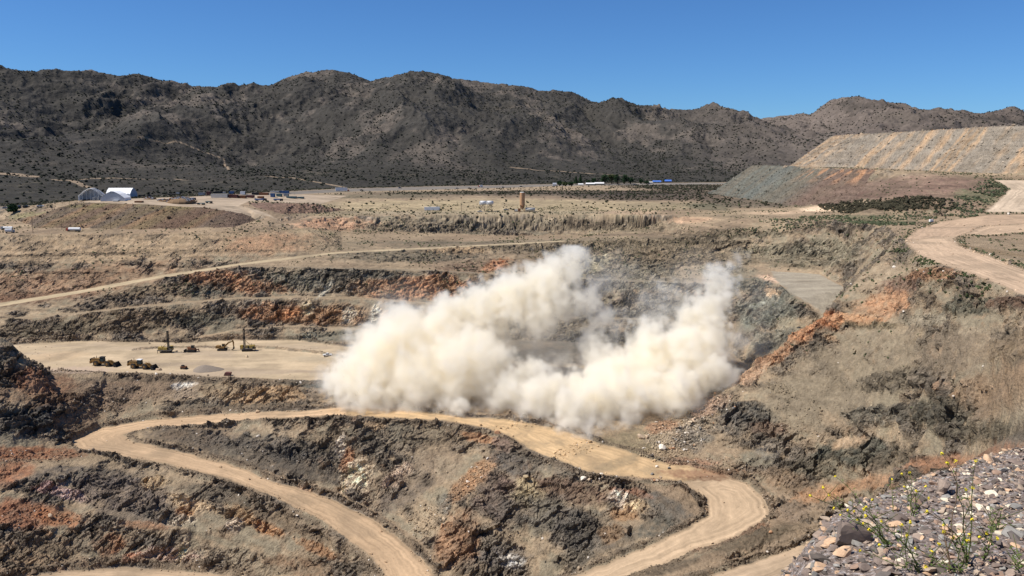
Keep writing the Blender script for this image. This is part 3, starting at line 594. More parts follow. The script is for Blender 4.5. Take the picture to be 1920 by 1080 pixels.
# ------------------------------------------------------------------ relief of the rock itself
nz = slice(int(np.searchsorted(YR, 225)), int(np.searchsorted(YR, 1150)))
x, y, z = X[nz], Y[nz], Z[nz]
wx = x + 2.5*perlin(x/12, y/12, z/12); wz = z + 2.0*perlin(x/10+9, y/10, z/10)
o_ = outc[nz]*sstep(.999, .955, N[nz][..., 2]); outc[nz] = np.clip(o_, 0, 1)
def facets(m, sc_, rot, an, seed):
    """fractured rock: every block of a jittered lattice has its own tilted face"""
    ca, sa = math.cos(rot), math.sin(rot)
    px, py, pz = wx[m], y[m], wz[m]
    a = ((px*ca + pz*sa)/(sc_*an[0])).astype(np.float32); c = ((-px*sa + pz*ca)/(sc_*an[2])).astype(np.float32); b = (py/(sc_*an[1])).astype(np.float32)
    ia, ib, ic = np.floor(a).astype(np.int32), np.floor(b).astype(np.int32), np.floor(c).astype(np.int32)
    best = np.full(a.shape, 9e9, np.float32); hid = np.zeros(a.shape, np.int32); fa = a.copy(); fb = b.copy(); fc_ = c.copy()
    for di in (-1, 0, 1):
        for dj in (-1, 0, 1):
            for dk in (-1, 0, 1):
                h = _perm[(_perm[(_perm[(ia+di+seed) & 255] + ib+dj) & 255] + ic+dk) & 255]
                qa = ia+di+.5+.45*_g[h, 0]; qb = ib+dj+.5+.45*_g[h, 1]; qc = ic+dk+.5+.45*_g[h, 2]
                d = (qa-a)**2 + (qb-b)**2 + (qc-c)**2; k = d < best
                best = np.where(k, d, best); hid = np.where(k, h, hid); fa = np.where(k, a-qa, fa); fb = np.where(k, b-qb, fb); fc_ = np.where(k, c-qc, fc_)
    g2 = _g[(hid*7+13) & 255]
    return g2[:, 0]*.55 + 1.1*(fa*g2[:, 1] + fb*g2[:, 2] + fc_*_g[(hid*3+5) & 255, 0]), _g[(hid*5+1) & 255, 0]
om = (o_ > .04) & (ZID[nz] < 0)
f1, h1 = facets(om, 7.5, .7, (1.5, 1, .7), 3); f2, h2_ = facets(om, 2.9, .55, (1.7, 1, .65), 40); f3, h3 = facets(om, 1.35, .8, (1.6, 1, .7), 90)
r1 = np.zeros_like(x); r1[om] = 2.2*f1 + 1.35*f2 + .62*f3
hv = np.zeros_like(x); hv[om] = .11*h1 + .16*h2_ + .12*h3
r2 = ridged(wx/16, y/16, wz/9, 2)
tal = ridged((wx + .8*wz)/2.6, y/9, wz/9, 3, .6)*.22       # rills running down the loose slopes
flat = perlin(x/3, y/3, z/3)*.10 + perlin(x/11, y/11, z/11)*.28 + perlin(x/1.2, y/1.2, z/1.2)*.07
# rills down the talus
d_ = o_*(r1 + 1.5*(r2-.2)) + flat*(1+1.2*steep[nz]) + tal*steep[nz]*(1-o_)
CC[nz] = np.clip(CC[nz]*(1 + o_*hv*(1.7 + 1.0*sstep(480, 600, YR[nz]))[:, None])[..., None], .012, .85)
zon = ZID[nz]; d_ = np.where(zon >= 0, perlin(x/6, y/6, z/6)*.05, d_)
d_ = d_ * (1 - .22*sstep(470, 560, YR[nz]))[:, None]
d_ = d_ * np.clip(OUT[nz], 0, 2)/2 + np.where(zon >= 0, d_, 0)
amp = (sstep(225, 240, YR[nz])*(1-sstep(1000, 1150, YR[nz])))[:, None]
fz = np.zeros_like(Z); fz[nz] = d_*amp
Nn = N.copy()
X = X + Nn[..., 0]*fz; Y = Y + Nn[..., 1]*fz; Z = Z + Nn[..., 2]*fz
print('relief %.1f' % (time.time()-T0))
del x, y, z, wx, wz, r1, r2, hv, f1, f2, f3, h1, h2_, h3, flat, d_, tal, om

# ------------------------------------------------------------------ materials of the ground
def newmat(name):
    m = bpy.data.materials.new(name); m.use_nodes = True; nt = m.node_tree; b = nt.nodes['Principled BSDF']; b.inputs['Specular IOR Level'].default_value = .18
    return m, nt, b
def node(nt, t, **kw):
    n = nt.nodes.new(t)
    for k, v in kw.items():
        if k in n.inputs: n.inputs[k].default_value = v
        else: setattr(n, k, v)
    return n
def mathn(nt, op, a, b=None):
    n = nt.nodes.new('ShaderNodeMath'); n.operation = op
    for i, q in enumerate((a, b)):
        if q is None: continue
        if isinstance(q, (int, float)): n.inputs[i].default_value = q
        else: nt.links.new(q, n.inputs[i])
    return n.outputs[0]
def ground_mat(name, scale, var, bump, bdist, vor=0.0, craggy=False):
    m, nt, b = newmat(name); L = nt.links
    a = node(nt, 'ShaderNodeVertexColor', layer_name='Col')
    g = node(nt, 'ShaderNodeNewGeometry')
    n1_ = node(nt, 'ShaderNodeTexNoise', Scale=scale, Detail=6.0, Roughness=.68); L.new(g.outputs['Position'], n1_.inputs['Vector'])
    n2_ = node(nt, 'ShaderNodeTexNoise', Scale=scale*.22, Detail=4.0, Roughness=.6); L.new(g.outputs['Position'], n2_.inputs['Vector'])
    r = node(nt, 'ShaderNodeMapRange'); L.new(n1_.outputs[0], r.inputs[0]); r.inputs[1].default_value = .3; r.inputs[2].default_value = .7; r.inputs[3].default_value = 1-var; r.inputs[4].default_value = 1+var
    r2_ = node(nt, 'ShaderNodeMapRange'); L.new(n2_.outputs[0], r2_.inputs[0]); r2_.inputs[1].default_value = .3; r2_.inputs[2].default_value = .7; r2_.inputs[3].default_value = 1-var*.5; r2_.inputs[4].default_value = 1+var*.5
    mm = mathn(nt, 'MULTIPLY', r.outputs[0], r2_.outputs[0])
    if craggy:                      # loose slopes are finer and more even than the broken rock
        k_ = mathn(nt, 'ADD', mathn(nt, 'MULTIPLY', a.outputs['Alpha'], .45), .55); mm = mathn(nt, 'ADD', mathn(nt, 'MULTIPLY', mathn(nt, 'SUBTRACT', mm, 1.0), k_), 1.0)
    vm = node(nt, 'ShaderNodeVectorMath', operation='SCALE'); L.new(a.outputs[0], vm.inputs[0]); L.new(mm, vm.inputs['Scale'])
    L.new(vm.outputs[0], b.inputs['Base Color']); b.inputs['Roughness'].default_value = .95
    h = n1_.outputs[0]
    if vor:
        vt = node(nt, 'ShaderNodeTexVoronoi', Scale=vor, feature='F1'); L.new(g.outputs['Position'], vt.inputs['Vector'])
        h = mathn(nt, 'SUBTRACT', h, mathn(nt, 'MULTIPLY', vt.outputs['Distance'], .6))
    bp = node(nt, 'ShaderNodeBump', Strength=bump, Distance=bdist)
    if craggy: L.new(mathn(nt, 'MULTIPLY', mathn(nt, 'ADD', mathn(nt, 'MULTIPLY', a.outputs['Alpha'], .65), .36), bdist), bp.inputs['Distance'])
    L.new(h, bp.inputs['Height']); L.new(bp.outputs[0], b.inputs['Normal'])
    return m
M_ROCK = ground_mat('rock_and_talus', 1.5, .36, 1.0, 1.3, vor=.9, craggy=True)
M_ROAD = ground_mat('packed_dust', .9, .07, .35, .25)
M_DUMP = ground_mat('tipped_rock', 1.1, .34, 1.0, 1.1, vor=.8)
M_PLAIN = ground_mat('desert_soil', .35, .22, .6, .8)
M_RANGE = ground_mat('range_rock', .06, .30, .9, 7.0, vor=.045)

def submesh(name, fm, mat, smooth=True, crag=False):
    """a ground object from the grid faces chosen by fm"""
    jj, ii = np.nonzero(fm); a = jj*nS + ii
    q = np.stack([a, a+1, a+nS+1, a+nS], 1)
    used, inv = np.unique(q.ravel(), return_inverse=True)
    me = bpy.data.meshes.new(name); me.vertices.add(len(used))
    P = np.stack([X.ravel()[used], Y.ravel()[used], Z.ravel()[used]], 1).astype(np.float32)
    me.vertices.foreach_set('co', P.ravel())
    me.loops.add(inv.size); me.loops.foreach_set('vertex_index', inv.astype(np.int32))
    me.polygons.add(len(q)); me.polygons.foreach_set('loop_start', np.arange(0, inv.size, 4, dtype=np.int32))
    me.polygons.foreach_set('use_smooth', (outc[jj, ii] < .35) if crag else np.full(len(q), smooth))
    me.update(calc_edges=True)
    c = np.ones((len(used), 4), np.float32); c[:, :3] = CC.reshape(-1, 3)[used]; c[:, 3] = outc.ravel()[used]
    at = me.color_attributes.new('Col', 'FLOAT_COLOR', 'POINT'); at.data.foreach_set('color', c.ravel())
    o = bpy.data.objects.new(name, me); col.objects.link(o); me.materials.append(mat); o['kind'] = 'structure'
    return o
fz_ = ZID[:-1, :-1]; fm_mt = MT[:-1, :-1] > 0; fm_d = DUMP[:-1, :-1]
names = np.array([z_[0] for z_ in ZONES]); taken = np.zeros(fz_.shape, bool)
for k in range(len(ZONES)):
    nm = names[k]
    if nm == 'bench': continue
    m = (fz_ == k) & ~fm_mt
    if m.any():
        submesh({'haul_road': 'haul_road', 'haul_ramp': 'ramp_road', 'blast_pad': 'pit_floor', 'pit_floor': 'pit_floor', 'highway': 'highway', 'yard': 'yard_ground'}[nm], m, M_ROAD)
        taken |= m
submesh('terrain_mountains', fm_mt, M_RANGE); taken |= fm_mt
m = fm_d & ~taken; submesh('terrain_dump_slopes', m, M_DUMP); taken |= m
m = (YR[:-1, None] > 700) & ~taken & (Z[:-1, :-1] > -62); submesh('terrain_desert_plain', m, M_PLAIN); taken |= m
submesh('terrain_pit_walls', ~taken, M_ROCK, crag=True)
print('meshes %.1f' % (time.time()-T0))
# heights for everything that stands on the ground
ZG = Z; XG = X
def ground(x, y):
    """height of the finished ground under (x, y)"""
    s = x / y; i = int(np.clip(np.searchsorted(S, s), 1, nS-1)); j = int(np.clip(np.searchsorted(YR, y), 1, nY-1))
    return float(sample(Z, np.array([x]), np.array([y]))[0])
def at(u, v, lo=150):
    """the ground point seen at (u, v)"""
    s = side(u, v); i = int(np.clip(np.searchsorted(S, s), 0, nS-1)); t = slope(v)
    zl = -Z[:, i]/Y[:, i]; m = np.nonzero((zl <= t) & (YR > lo))[0]
    Yh = float(YR[m[0]]) if len(m) else 900.0
    return Vector((s*Yh, Yh, ground(s*Yh, Yh)))
# ------------------------------------------------------------------ the dust of the blast: a cloud of real density, in metres
DB = [ # u, v, radius px, forward distance, weight
 (652,722,40,436,1),(625,708,24,440,.6),(600,702,18,442,.35),(700,690,62,440,1),(735,742,42,424,1),(760,648,66,448,1),(790,610,36,455,.8),(822,628,52,452,1),(800,705,74,436,1),(880,692,72,432,1),(860,745,46,415,1),(680,655,28,448,.55),(725,610,26,455,.5),
 (945,738,52,418,1),(1010,752,52,408,1),(1075,772,48,398,1),(1095,812,28,384,.8),(1092,832,18,377,.55),(1140,745,60,410,1),(1205,742,50,410,1),(1270,735,46,408,1),(1335,696,42,420,1),(1360,700,28,416,.8),(1300,665,52,432,1),(1230,668,52,438,1),(1150,702,46,428,1),(1080,738,42,420,1),(1165,775,34,395,.8),(1290,750,28,400,.8),
 (850,592,38,462,.85),(905,574,44,464,1),(962,556,44,466,1),(1022,536,44,468,1),(1068,516,32,470,.75),(1100,502,20,470,.4),(1130,515,22,472,.25),(1012,586,38,462,.9),(1062,572,32,462,.75),(1100,560,34,464,.62),(1125,600,30,460,.62),(1108,640,26,455,.65),(1125,672,36,446,.8),(930,620,30,458,.7),(985,600,26,458,.5),(880,640,36,452,.9),(905,660,28,446,.6),
 (1366,502,18,462,.5),(1352,530,30,460,.9),(1345,560,30,456,.9),(1325,578,34,454,1),(1300,606,36,450,1),(1330,634,42,442,1),(1268,628,32,448,.9),(1258,545,24,462,.55),(1236,522,18,466,.25),(1300,530,22,466,.3),(1248,585,20,456,.45),(1215,628,30,450,.7),(1376,476,14,464,.3),(1190,650,26,446,.8),(1372,640,28,436,.6),(1170,600,22,458,.4),(1060,655,14,452,.15),
 (1070,492,30,470,.8),(1040,505,30,470,.8),(1105,490,20,472,.4),(1120,540,34,466,.5),(1380,485,20,462,.6),(1090,820,34,381,.9),(1092,836,28,377,.85),(1072,792,44,393,1),(1050,800,34,394,.9),(1062,806,22,386,.7),(1120,815,20,384,.7),(610,706,24,441,.6),(690,640,34,448,.8),
 (1010,620,90,455,.14),(1005,640,55,450,.18),(960,640,40,455,.26),(1050,680,40,446,.35),(1230,600,40,456,.35),(1240,590,80,460,.14),(760,620,90,452,.13),(1150,520,60,470,.13),(1300,520,60,462,.13),(1400,640,50,430,.13),(1180,810,50,388,.14),(1330,760,50,400,.13),(640,720,50,440,.15),(900,800,45,392,.13),(1420,560,60,440,.09),
 (1000,700,34,430,.8),(940,705,34,436,.9),(1130,540,26,468,.3),(1165,520,20,468,.2),(1205,560,26,464,.42),(1150,620,30,456,.4),(1190,700,40,436,1),(1280,580,30,456,.5),(1320,520,20,464,.25),(690,735,50,428,1),(1040,790,34,396,.9),(1125,800,30,390,.8),(1240,770,26,396,.6),(1000,640,20,456,.12),(960,670,24,450,.3),
 (835,790,12,392,.22),(820,870,30,366,.07),(1430,850,16,345,.30),(1446,826,10,350,.2),(765,930,14,352,.10),(1650,620,45,372,.05),(1680,520,45,400,.045),(1560,640,60,405,.03)]
VX = .95
mn = np.array([-118., 330., -150.]); mx = np.array([205., 500., -50.])
res = np.maximum(1, ((mx-mn)/VX).astype(int))
gx, gy, gz = [mn[i] + (np.arange(res[i])+.5)*(mx[i]-mn[i])/res[i] for i in range(3)]
GX, GY, GZ = np.meshgrid(gx, gy, gz, indexing='ij'); GX, GY, GZ = [a.astype(np.float32) for a in (GX, GY, GZ)]
fld = np.full(GX.shape, -1., np.float32); dens = np.zeros_like(fld)
wx_ = GX + 5*perlin(GX/16, GY/16, GZ/16) + 3.4*perlin(GX/6, GY/6, GZ/6+4); wy_ = GY + 5*perlin(GX/16+7, GY/16, GZ/16); wz_ = GZ + 5*perlin(GX/16, GY/16+9, GZ/16) + 3.4*perlin(GX/6, GY/6+3, GZ/6)
puff = fbm(GX/9, GY/9, GZ/9, 4, .6); billow = 1 - 2*np.abs(perlin(GX/7, GY/7, GZ/7+2)); wisp = fbm(GX/4, GY/4, GZ/4, 3, .6); bil2 = 1 - 2*np.abs(perlin(GX/3.6+2, GY/3.6, GZ/3.6))
for (u, v, r, Yc, wt) in DB:
    c = PY(u, v, Yc); R_ = r*Yc/F*1.42
    f = 1 - np.sqrt((wx_-c[0])**2 + ((wy_-c[1])/1.15)**2 + (wz_-c[2])**2)/R_
    q = f + (.44*puff + .34*wisp - .26*billow - .15*bil2)*min(1, 14/R_)
    dens = np.maximum(dens, wt**1.6*sstep(-.04, .52 if wt > .6 else 1.0, q))
dens *= np.clip(1 + .7*puff, .35, 1.7)
dens *= .23
print('dust', dens.shape, float(dens.mean()), '%.1f' % (time.time()-T0))
me = bpy.data.meshes.new('dust_cloud'); n = dens.size
me.vertices.add(n)
pos = np.stack([GX, GY, GZ], -1).reshape(-1, 3); me.vertices.foreach_set('co', pos.ravel().astype(np.float32))
at_ = me.attributes.new('d', 'FLOAT', 'POINT'); at_.data.foreach_set('value', dens.ravel().astype(np.float32))
dust = bpy.data.objects.new('dust_cloud', me); col.objects.link(dust); dust['kind'] = 'stuff'
dm = bpy.data.materials.new('blast_dust'); dm.use_nodes = True; nt = dm.node_tree; nt.nodes.clear()
pv = nt.nodes.new('ShaderNodeVolumePrincipled'); out_ = nt.nodes.new('ShaderNodeOutputMaterial'); nt.links.new(pv.outputs[0], out_.inputs['Volume'])
pv.inputs['Color'].default_value = (.993, .970, .906, 1); pv.inputs['Density'].default_value = 1.0; pv.inputs['Anisotropy'].default_value = .0
pv.inputs['Density Attribute'].default_value = 'density'

ng = bpy.data.node_groups.new('dust_volume', 'GeometryNodeTree')
ng.interface.new_socket('Geometry', in_out='INPUT', socket_type='NodeSocketGeometry'); ng.interface.new_socket('Geometry', in_out='OUTPUT', socket_type='NodeSocketGeometry')
A = ng.nodes.new; LK = ng.links.new
gi, go = A('NodeGroupInput'), A('NodeGroupOutput'); vcn = A('GeometryNodeVolumeCube'); ps = A('GeometryNodeInputPosition'); sx = A('ShaderNodeSeparateXYZ'); LK(ps.outputs[0], sx.inputs[0])
def mth(op, a, b=None):
    m = A('ShaderNodeMath'); m.operation = op
    for i, q in enumerate((a, b)):
        if q is None: continue
        if isinstance(q, (int, float)): m.inputs[i].default_value = q
        else: LK(q, m.inputs[i])
    return m.outputs[0]
ids = []
for i in range(3):
    t = mth('MULTIPLY', mth('SUBTRACT', sx.outputs[i], float(mn[i])), float(res[i]/(mx[i]-mn[i])))
    ids.append(mth('MINIMUM', mth('MAXIMUM', mth('FLOOR', t), 0.0), float(res[i]-1)))
ix = mth('ADD', mth('MULTIPLY', mth('ADD', mth('MULTIPLY', ids[0], float(res[1])), ids[1]), float(res[2])), ids[2])
na = A('GeometryNodeInputNamedAttribute'); na.data_type = 'FLOAT'; na.inputs[0].default_value = 'd'
si = A('GeometryNodeSampleIndex'); si.data_type = 'FLOAT'; si.domain = 'POINT'
LK(gi.outputs[0], si.inputs['Geometry']); LK(na.outputs[0], si.inputs['Value']); LK(ix, si.inputs['Index'])
LK(si.outputs[0], vcn.inputs['Density'])
vcn.inputs['Min'].default_value = mn.tolist(); vcn.inputs['Max'].default_value = mx.tolist()
for i, k in enumerate('XYZ'): vcn.inputs['Resolution '+k].default_value = int(res[i])
sm = A('GeometryNodeSetMaterial'); sm.inputs['Material'].default_value = dm; LK(vcn.outputs[0], sm.inputs[0]); LK(sm.outputs[0], go.inputs[0])
md = dust.modifiers.new('volume', 'NODES'); md.node_group = ng; me.materials.append(dm)
del GX, GY, GZ, wx_, wy_, wz_, puff, billow, wisp, fld
# ------------------------------------------------------------------ builders
def simple(name, c, rough=.6, metal=0.0, var=0.0, sc_=2.0):
    m, nt, b = newmat(name); b.inputs['Roughness'].default_value = rough; b.inputs['Metallic'].default_value = metal
    tx = node(nt, 'ShaderNodeTexCoord'); n = node(nt, 'ShaderNodeTexNoise', Scale=sc_, Detail=5.0, Roughness=.65); nt.links.new(tx.outputs['Object'], n.inputs['Vector'])
    r = node(nt, 'ShaderNodeValToRGB'); v_ = var or .18
    r.color_ramp.elements[0].position = .3; r.color_ramp.elements[1].position = .72
    r.color_ramp.elements[0].color = [max(0, q*(1-v_)) for q in c] + [1]; r.color_ramp.elements[1].color = [min(1, q*(1+v_*.6)) for q in c] + [1]
    nt.links.new(n.outputs[0], r.inputs[0]); nt.links.new(r.outputs[0], b.inputs['Base Color'])
    return m
MY = simple('dusty_yellow_paint', (.25, .145, .05), .75, var=.6, sc_=1.1); MYB = simple('bright_yellow_paint', (.42, .30, .085), .65, var=.55, sc_=1.1)
MTYRE = simple('dusty_rubber', (.05, .045, .04), .9); MBLK = simple('dark_steel', (.035, .033, .032), .6, var=.4); MGLS = simple('cab_glass', (.03, .045, .05), .15)
MSTEEL = simple('worn_steel', (.16, .14, .12), .6, var=.4); MWH = simple('white_paint', (.75, .74, .71), .5, var=.08); MFAB = simple('white_tent_fabric', (.86, .86, .84), .6, var=.06, sc_=.3)
MFABG = simple('grey_tent_fabric', (.46, .47, .49), .6, var=.1, sc_=.4); MSILO = simple('tan_silo_paint', (.50, .29, .155), .6, var=.25, sc_=.5); MRED = simple('faded_red_paint', (.36, .07, .045), .6, var=.3)
MMAR = simple('maroon_paint', (.14, .06, .05), .7, var=.3); MBLU = simple('blue_paint', (.07, .13, .26), .6, var=.3); MBROOF = simple('blue_roof_paint', (.08, .19, .55), .5, var=.1)
MTEAL = simple('teal_paint', (.09, .16, .17), .6, var=.3); MGRY = simple('grey_paint', (.30, .31, .31), .6, var=.2); MSIL = simple('bare_aluminium', (.55, .56, .57), .35, metal=.4)
MWOOD = simple('weathered_timber', (.16, .11, .075), .9, var=.3); MRUST = simple('rusty_iron', (.22, .10, .05), .8, var=.4); MTRUNK = simple('bark', (.09, .065, .045), .9); MORG = simple('orange_plastic', (.75, .18, .03), .6)
MBONE = simple('pale_concrete', (.52, .50, .45), .9)

class MB:
    def __init__(s): s.v = []; s.f = []
    def add(s, vs, fs):
        n = len(s.v); s.v += [tuple(p) for p in vs]; s.f += [tuple(n+i for i in f) for f in fs]; return s
    def box(s, x0, x1, y0, y1, z0, z1, tx=0, ty=0, rot=0, o=(0, 0)):
        vs = [(x0, y0, z0), (x1, y0, z0), (x1, y1, z0), (x0, y1, z0), (x0+tx, y0+ty, z1), (x1-tx, y0+ty, z1), (x1-tx, y1-ty, z1), (x0+tx, y1-ty, z1)]
        if rot:
            c, q = math.cos(rot), math.sin(rot); vs = [(o[0]+(a-o[0])*c-(d-o[1])*q, b, o[1]+(a-o[0])*q+(d-o[1])*c) for a, b, d in vs]
        return s.add(vs, [(3, 2, 1, 0), (4, 5, 6, 7), (0, 1, 5, 4), (1, 2, 6, 5), (2, 3, 7, 6), (3, 0, 4, 7)])
    def prism(s, pts, y0, y1):          # profile in x,z swept along y
        n = len(pts); vs = [(x, y0, z) for x, z in pts] + [(x, y1, z) for x, z in pts]
        return s.add(vs, [tuple(range(n)), tuple(range(2*n-1, n-1, -1))] + [(i, n+i, n+(i+1) % n, (i+1) % n) for i in range(n)])
    def tube(s, a, b, r0, r1=None, n=10, cap=True):
        r1 = r0 if r1 is None else r1; a, b = Vector(a), Vector(b); d = (b-a).normalized(); u = d.orthogonal().normalized(); w_ = d.cross(u)
        vs = [a + (u*math.cos(t)+w_*math.sin(t))*r0 for t in [2*math.pi*i/n for i in range(n)]] + [b + (u*math.cos(t)+w_*math.sin(t))*r1 for t in [2*math.pi*i/n for i in range(n)]]
        fs = [(i, (i+1) % n, n+(i+1) % n, n+i) for i in range(n)]
        if cap: fs += [tuple(range(n-1, -1, -1)), tuple(range(n, 2*n))]
        return s.add(vs, fs)
    def dome(s, c, r, h, n=12, m=4, ax=None):
        vs = []; fs = []
        for j in range(m):
            t = j/m*math.pi/2
            vs += [(c[0]+r*math.cos(t)*math.cos(a), c[1]+r*math.cos(t)*math.sin(a), c[2]+h*math.sin(t)) for a in [2*math.pi*i/n for i in range(n)]]
        vs.append((c[0], c[1], c[2]+h))
        for j in range(m-1): fs += [(j*n+i, j*n+(i+1) % n, (j+1)*n+(i+1) % n, (j+1)*n+i) for i in range(n)]
        fs += [((m-1)*n+i, (m-1)*n+(i+1) % n, m*n) for i in range(n)]
        return s.add(vs, fs)
    def build(s, name, mat, parent=None, smooth=False):
        me = bpy.data.meshes.new(name); me.from_pydata(s.v, [], s.f); me.update(); me.materials.append(mat)
        if smooth: me.polygons.foreach_set('use_smooth', [True]*len(me.polygons))
        o = bpy.data.objects.new(name, me); col.objects.link(o)
        if parent is not None: o.parent = parent
        return o
def thing(name, label, cat, loc, rz=0, group=None, sc_=1.0):
    o = bpy.data.objects.new(name, None); col.objects.link(o); o.location = loc; o.rotation_euler = (0, 0, rz); o.scale = (sc_,)*3
    o['label'] = label; o['category'] = cat; o.empty_display_size = .5
    if group: o['group'] = group
    return o
def tag(o, label, cat, group=None):
    o['label'] = label; o['category'] = cat
    if group: o['group'] = group
    return o
def dup(root, loc, rz=None, label=None, group=None, sc_=None):
    r = root.copy(); col.objects.link(r); r.location = loc
    if rz is not None: r.rotation_euler = (0, 0, rz)
    if label: r['label'] = label
    if group: r['group'] = group
    if sc_: r.scale = (sc_,)*3
    for c in list(root.children):
        k = c.copy(); col.objects.link(k); k.parent = r
        for g in list(c.children):
            q = g.copy(); col.objects.link(q); q.parent = k
    return r

# ------------------------------------------------------------------ machines on the drill bench
def wheel(parent, x, y, r, w_, name='wheel'):
    e = MB(); e.tube((x, y-w_/2, r), (x, y+w_/2, r), r*.93, n=20)
    e.tube((x, y-w_*.36, r), (x, y+w_*.36, r), r, n=20)
    for i in range(16):
        t = i*math.pi/8; e.box(x+r*math.cos(t)-.12, x+r*math.cos(t)+.12, y-w_/2, y+w_/2, r+r*math.sin(t)-.12, r+r*math.sin(t)+.12) if r > 1 and i % 2 else None
    o = e.build(name, MTYRE, parent); MB().tube((x, y-w_*.55, r), (x, y+w_*.55, r), r*.48, n=14).build('rim', MY if r > 1 else MSTEEL, o)
    return o
def wheel_loader(loc, rz, label, cabmat):
    t = thing('wheel_loader', label, 'wheel loader', loc, rz, 'wheel loaders parked on the drill bench')
    e = MB(); e.box(-8.2, -2.0, -1.5, 1.5, 2.0, 3.3).box(-7.9, -2.4, -1.35, 1.35, 3.3, 4.5, .25, .12).box(-2.2, 2.6, -.9, .9, 1.5, 2.9).box(2.4, 4.6, -1.3, 1.3, 1.6, 3.6, .3, .1).box(-8.9, -8.1, -1.8, 1.8, 1.6, 3.0)
    e.build('body', MY, t)
    MB().box(-8.95, -8.6, -1.3, 1.3, 3.0, 4.4).box(-8.3, -7.6, -.9, .9, 4.4, 4.7).build('radiator_grille', MBLK, t)
    MB().tube((-5.6, .7, 4.4), (-5.6, .7, 6.0), .16).build('exhaust_stack', MBLK, t); MB().tube((-6.4, -.5, 4.4), (-6.4, -.5, 5.4), .22).build('air_cleaner', MBLK, t)
    c = MB().box(-2.4, .3, -1.1, 1.1, 3.0, 5.5, .18, .1).build('cab', MGLS, t)
    MB().box(-2.6, .6, -1.25, 1.25, 5.5, 5.8, .1, .1).build('cab_roof', cabmat, c)
    h = MB(); [h.tube((-7.8, s_*1.4, 4.5), (-2.6, s_*1.4, 4.6), .05, n=5) for s_ in (-1, 1)]; [h.tube((x, s_*1.4, 4.3), (x, s_*1.4, 5.2), .05, n=5) for s_ in (-1, 1) for x in (-7.6, -5, -2.8)]; h.build('handrail', MSTEEL, t)
    for x in (-4.6, 3.3):
        for y in (-1.75, 1.75): wheel(t, x, y, 1.65, 1.15)
    a = MB()
    for s_ in (-1, 1): a.prism([(2.2, 2.9), (2.6, 3.6), (5.4, 3.0), (8.0, 1.2), (7.6, .5), (5.2, 1.9)], s_*.95-.16, s_*.95+.16)
    a.tube((3.0, 0, 3.9), (6.2, 0, 3.2), .2).tube((6.2, 0, 3.2), (8.2, 0, 1.7), .14); a.build('lift_arm', MY, t)
    b = MB(); W_ = 2.35
    b.prism([(7.8, 2.5), (8.3, 2.9), (8.2, 2.4), (8.4, .55), (10.3, .12), (10.3, 0), (8.1, .02), (7.6, .7)], -W_, W_)
    for s_ in (-1, 1): b.prism([(7.7, 2.6), (8.3, 2.9), (10.3, .1), (8.0, .05)], s_*W_-.08, s_*W_+.08)
    b.build('bucket', MBLK, t)
    return t
wheel_loader(at(196, 686), -.18, 'dusty yellow wheel loader, the farther left of the two, dark cab roof and bucket down', MBLK)
wheel_loader(at(266, 691), -.22, 'dusty yellow wheel loader with white cab roof, the nearer right of the two', MWH)
def tracks(t, L_, y, h=1.1, w_=.7):
    for s_ in (-1, 1):
        k = MB(); k.prism([(-L_/2+.5, 0), (L_/2-.5, 0), (L_/2, h*.5), (L_/2-.4, h), (-L_/2+.4, h), (-L_/2, h*.5)], s_*y-w_/2, s_*y+w_/2)
        for i in range(9): k.box(-L_/2+.5+i*(L_-1)/8-.12, -L_/2+.5+i*(L_-1)/8+.12, s_*y-w_/2-.06, s_*y+w_/2+.06, -.05, .06)
        k.build('track', MBLK, t)
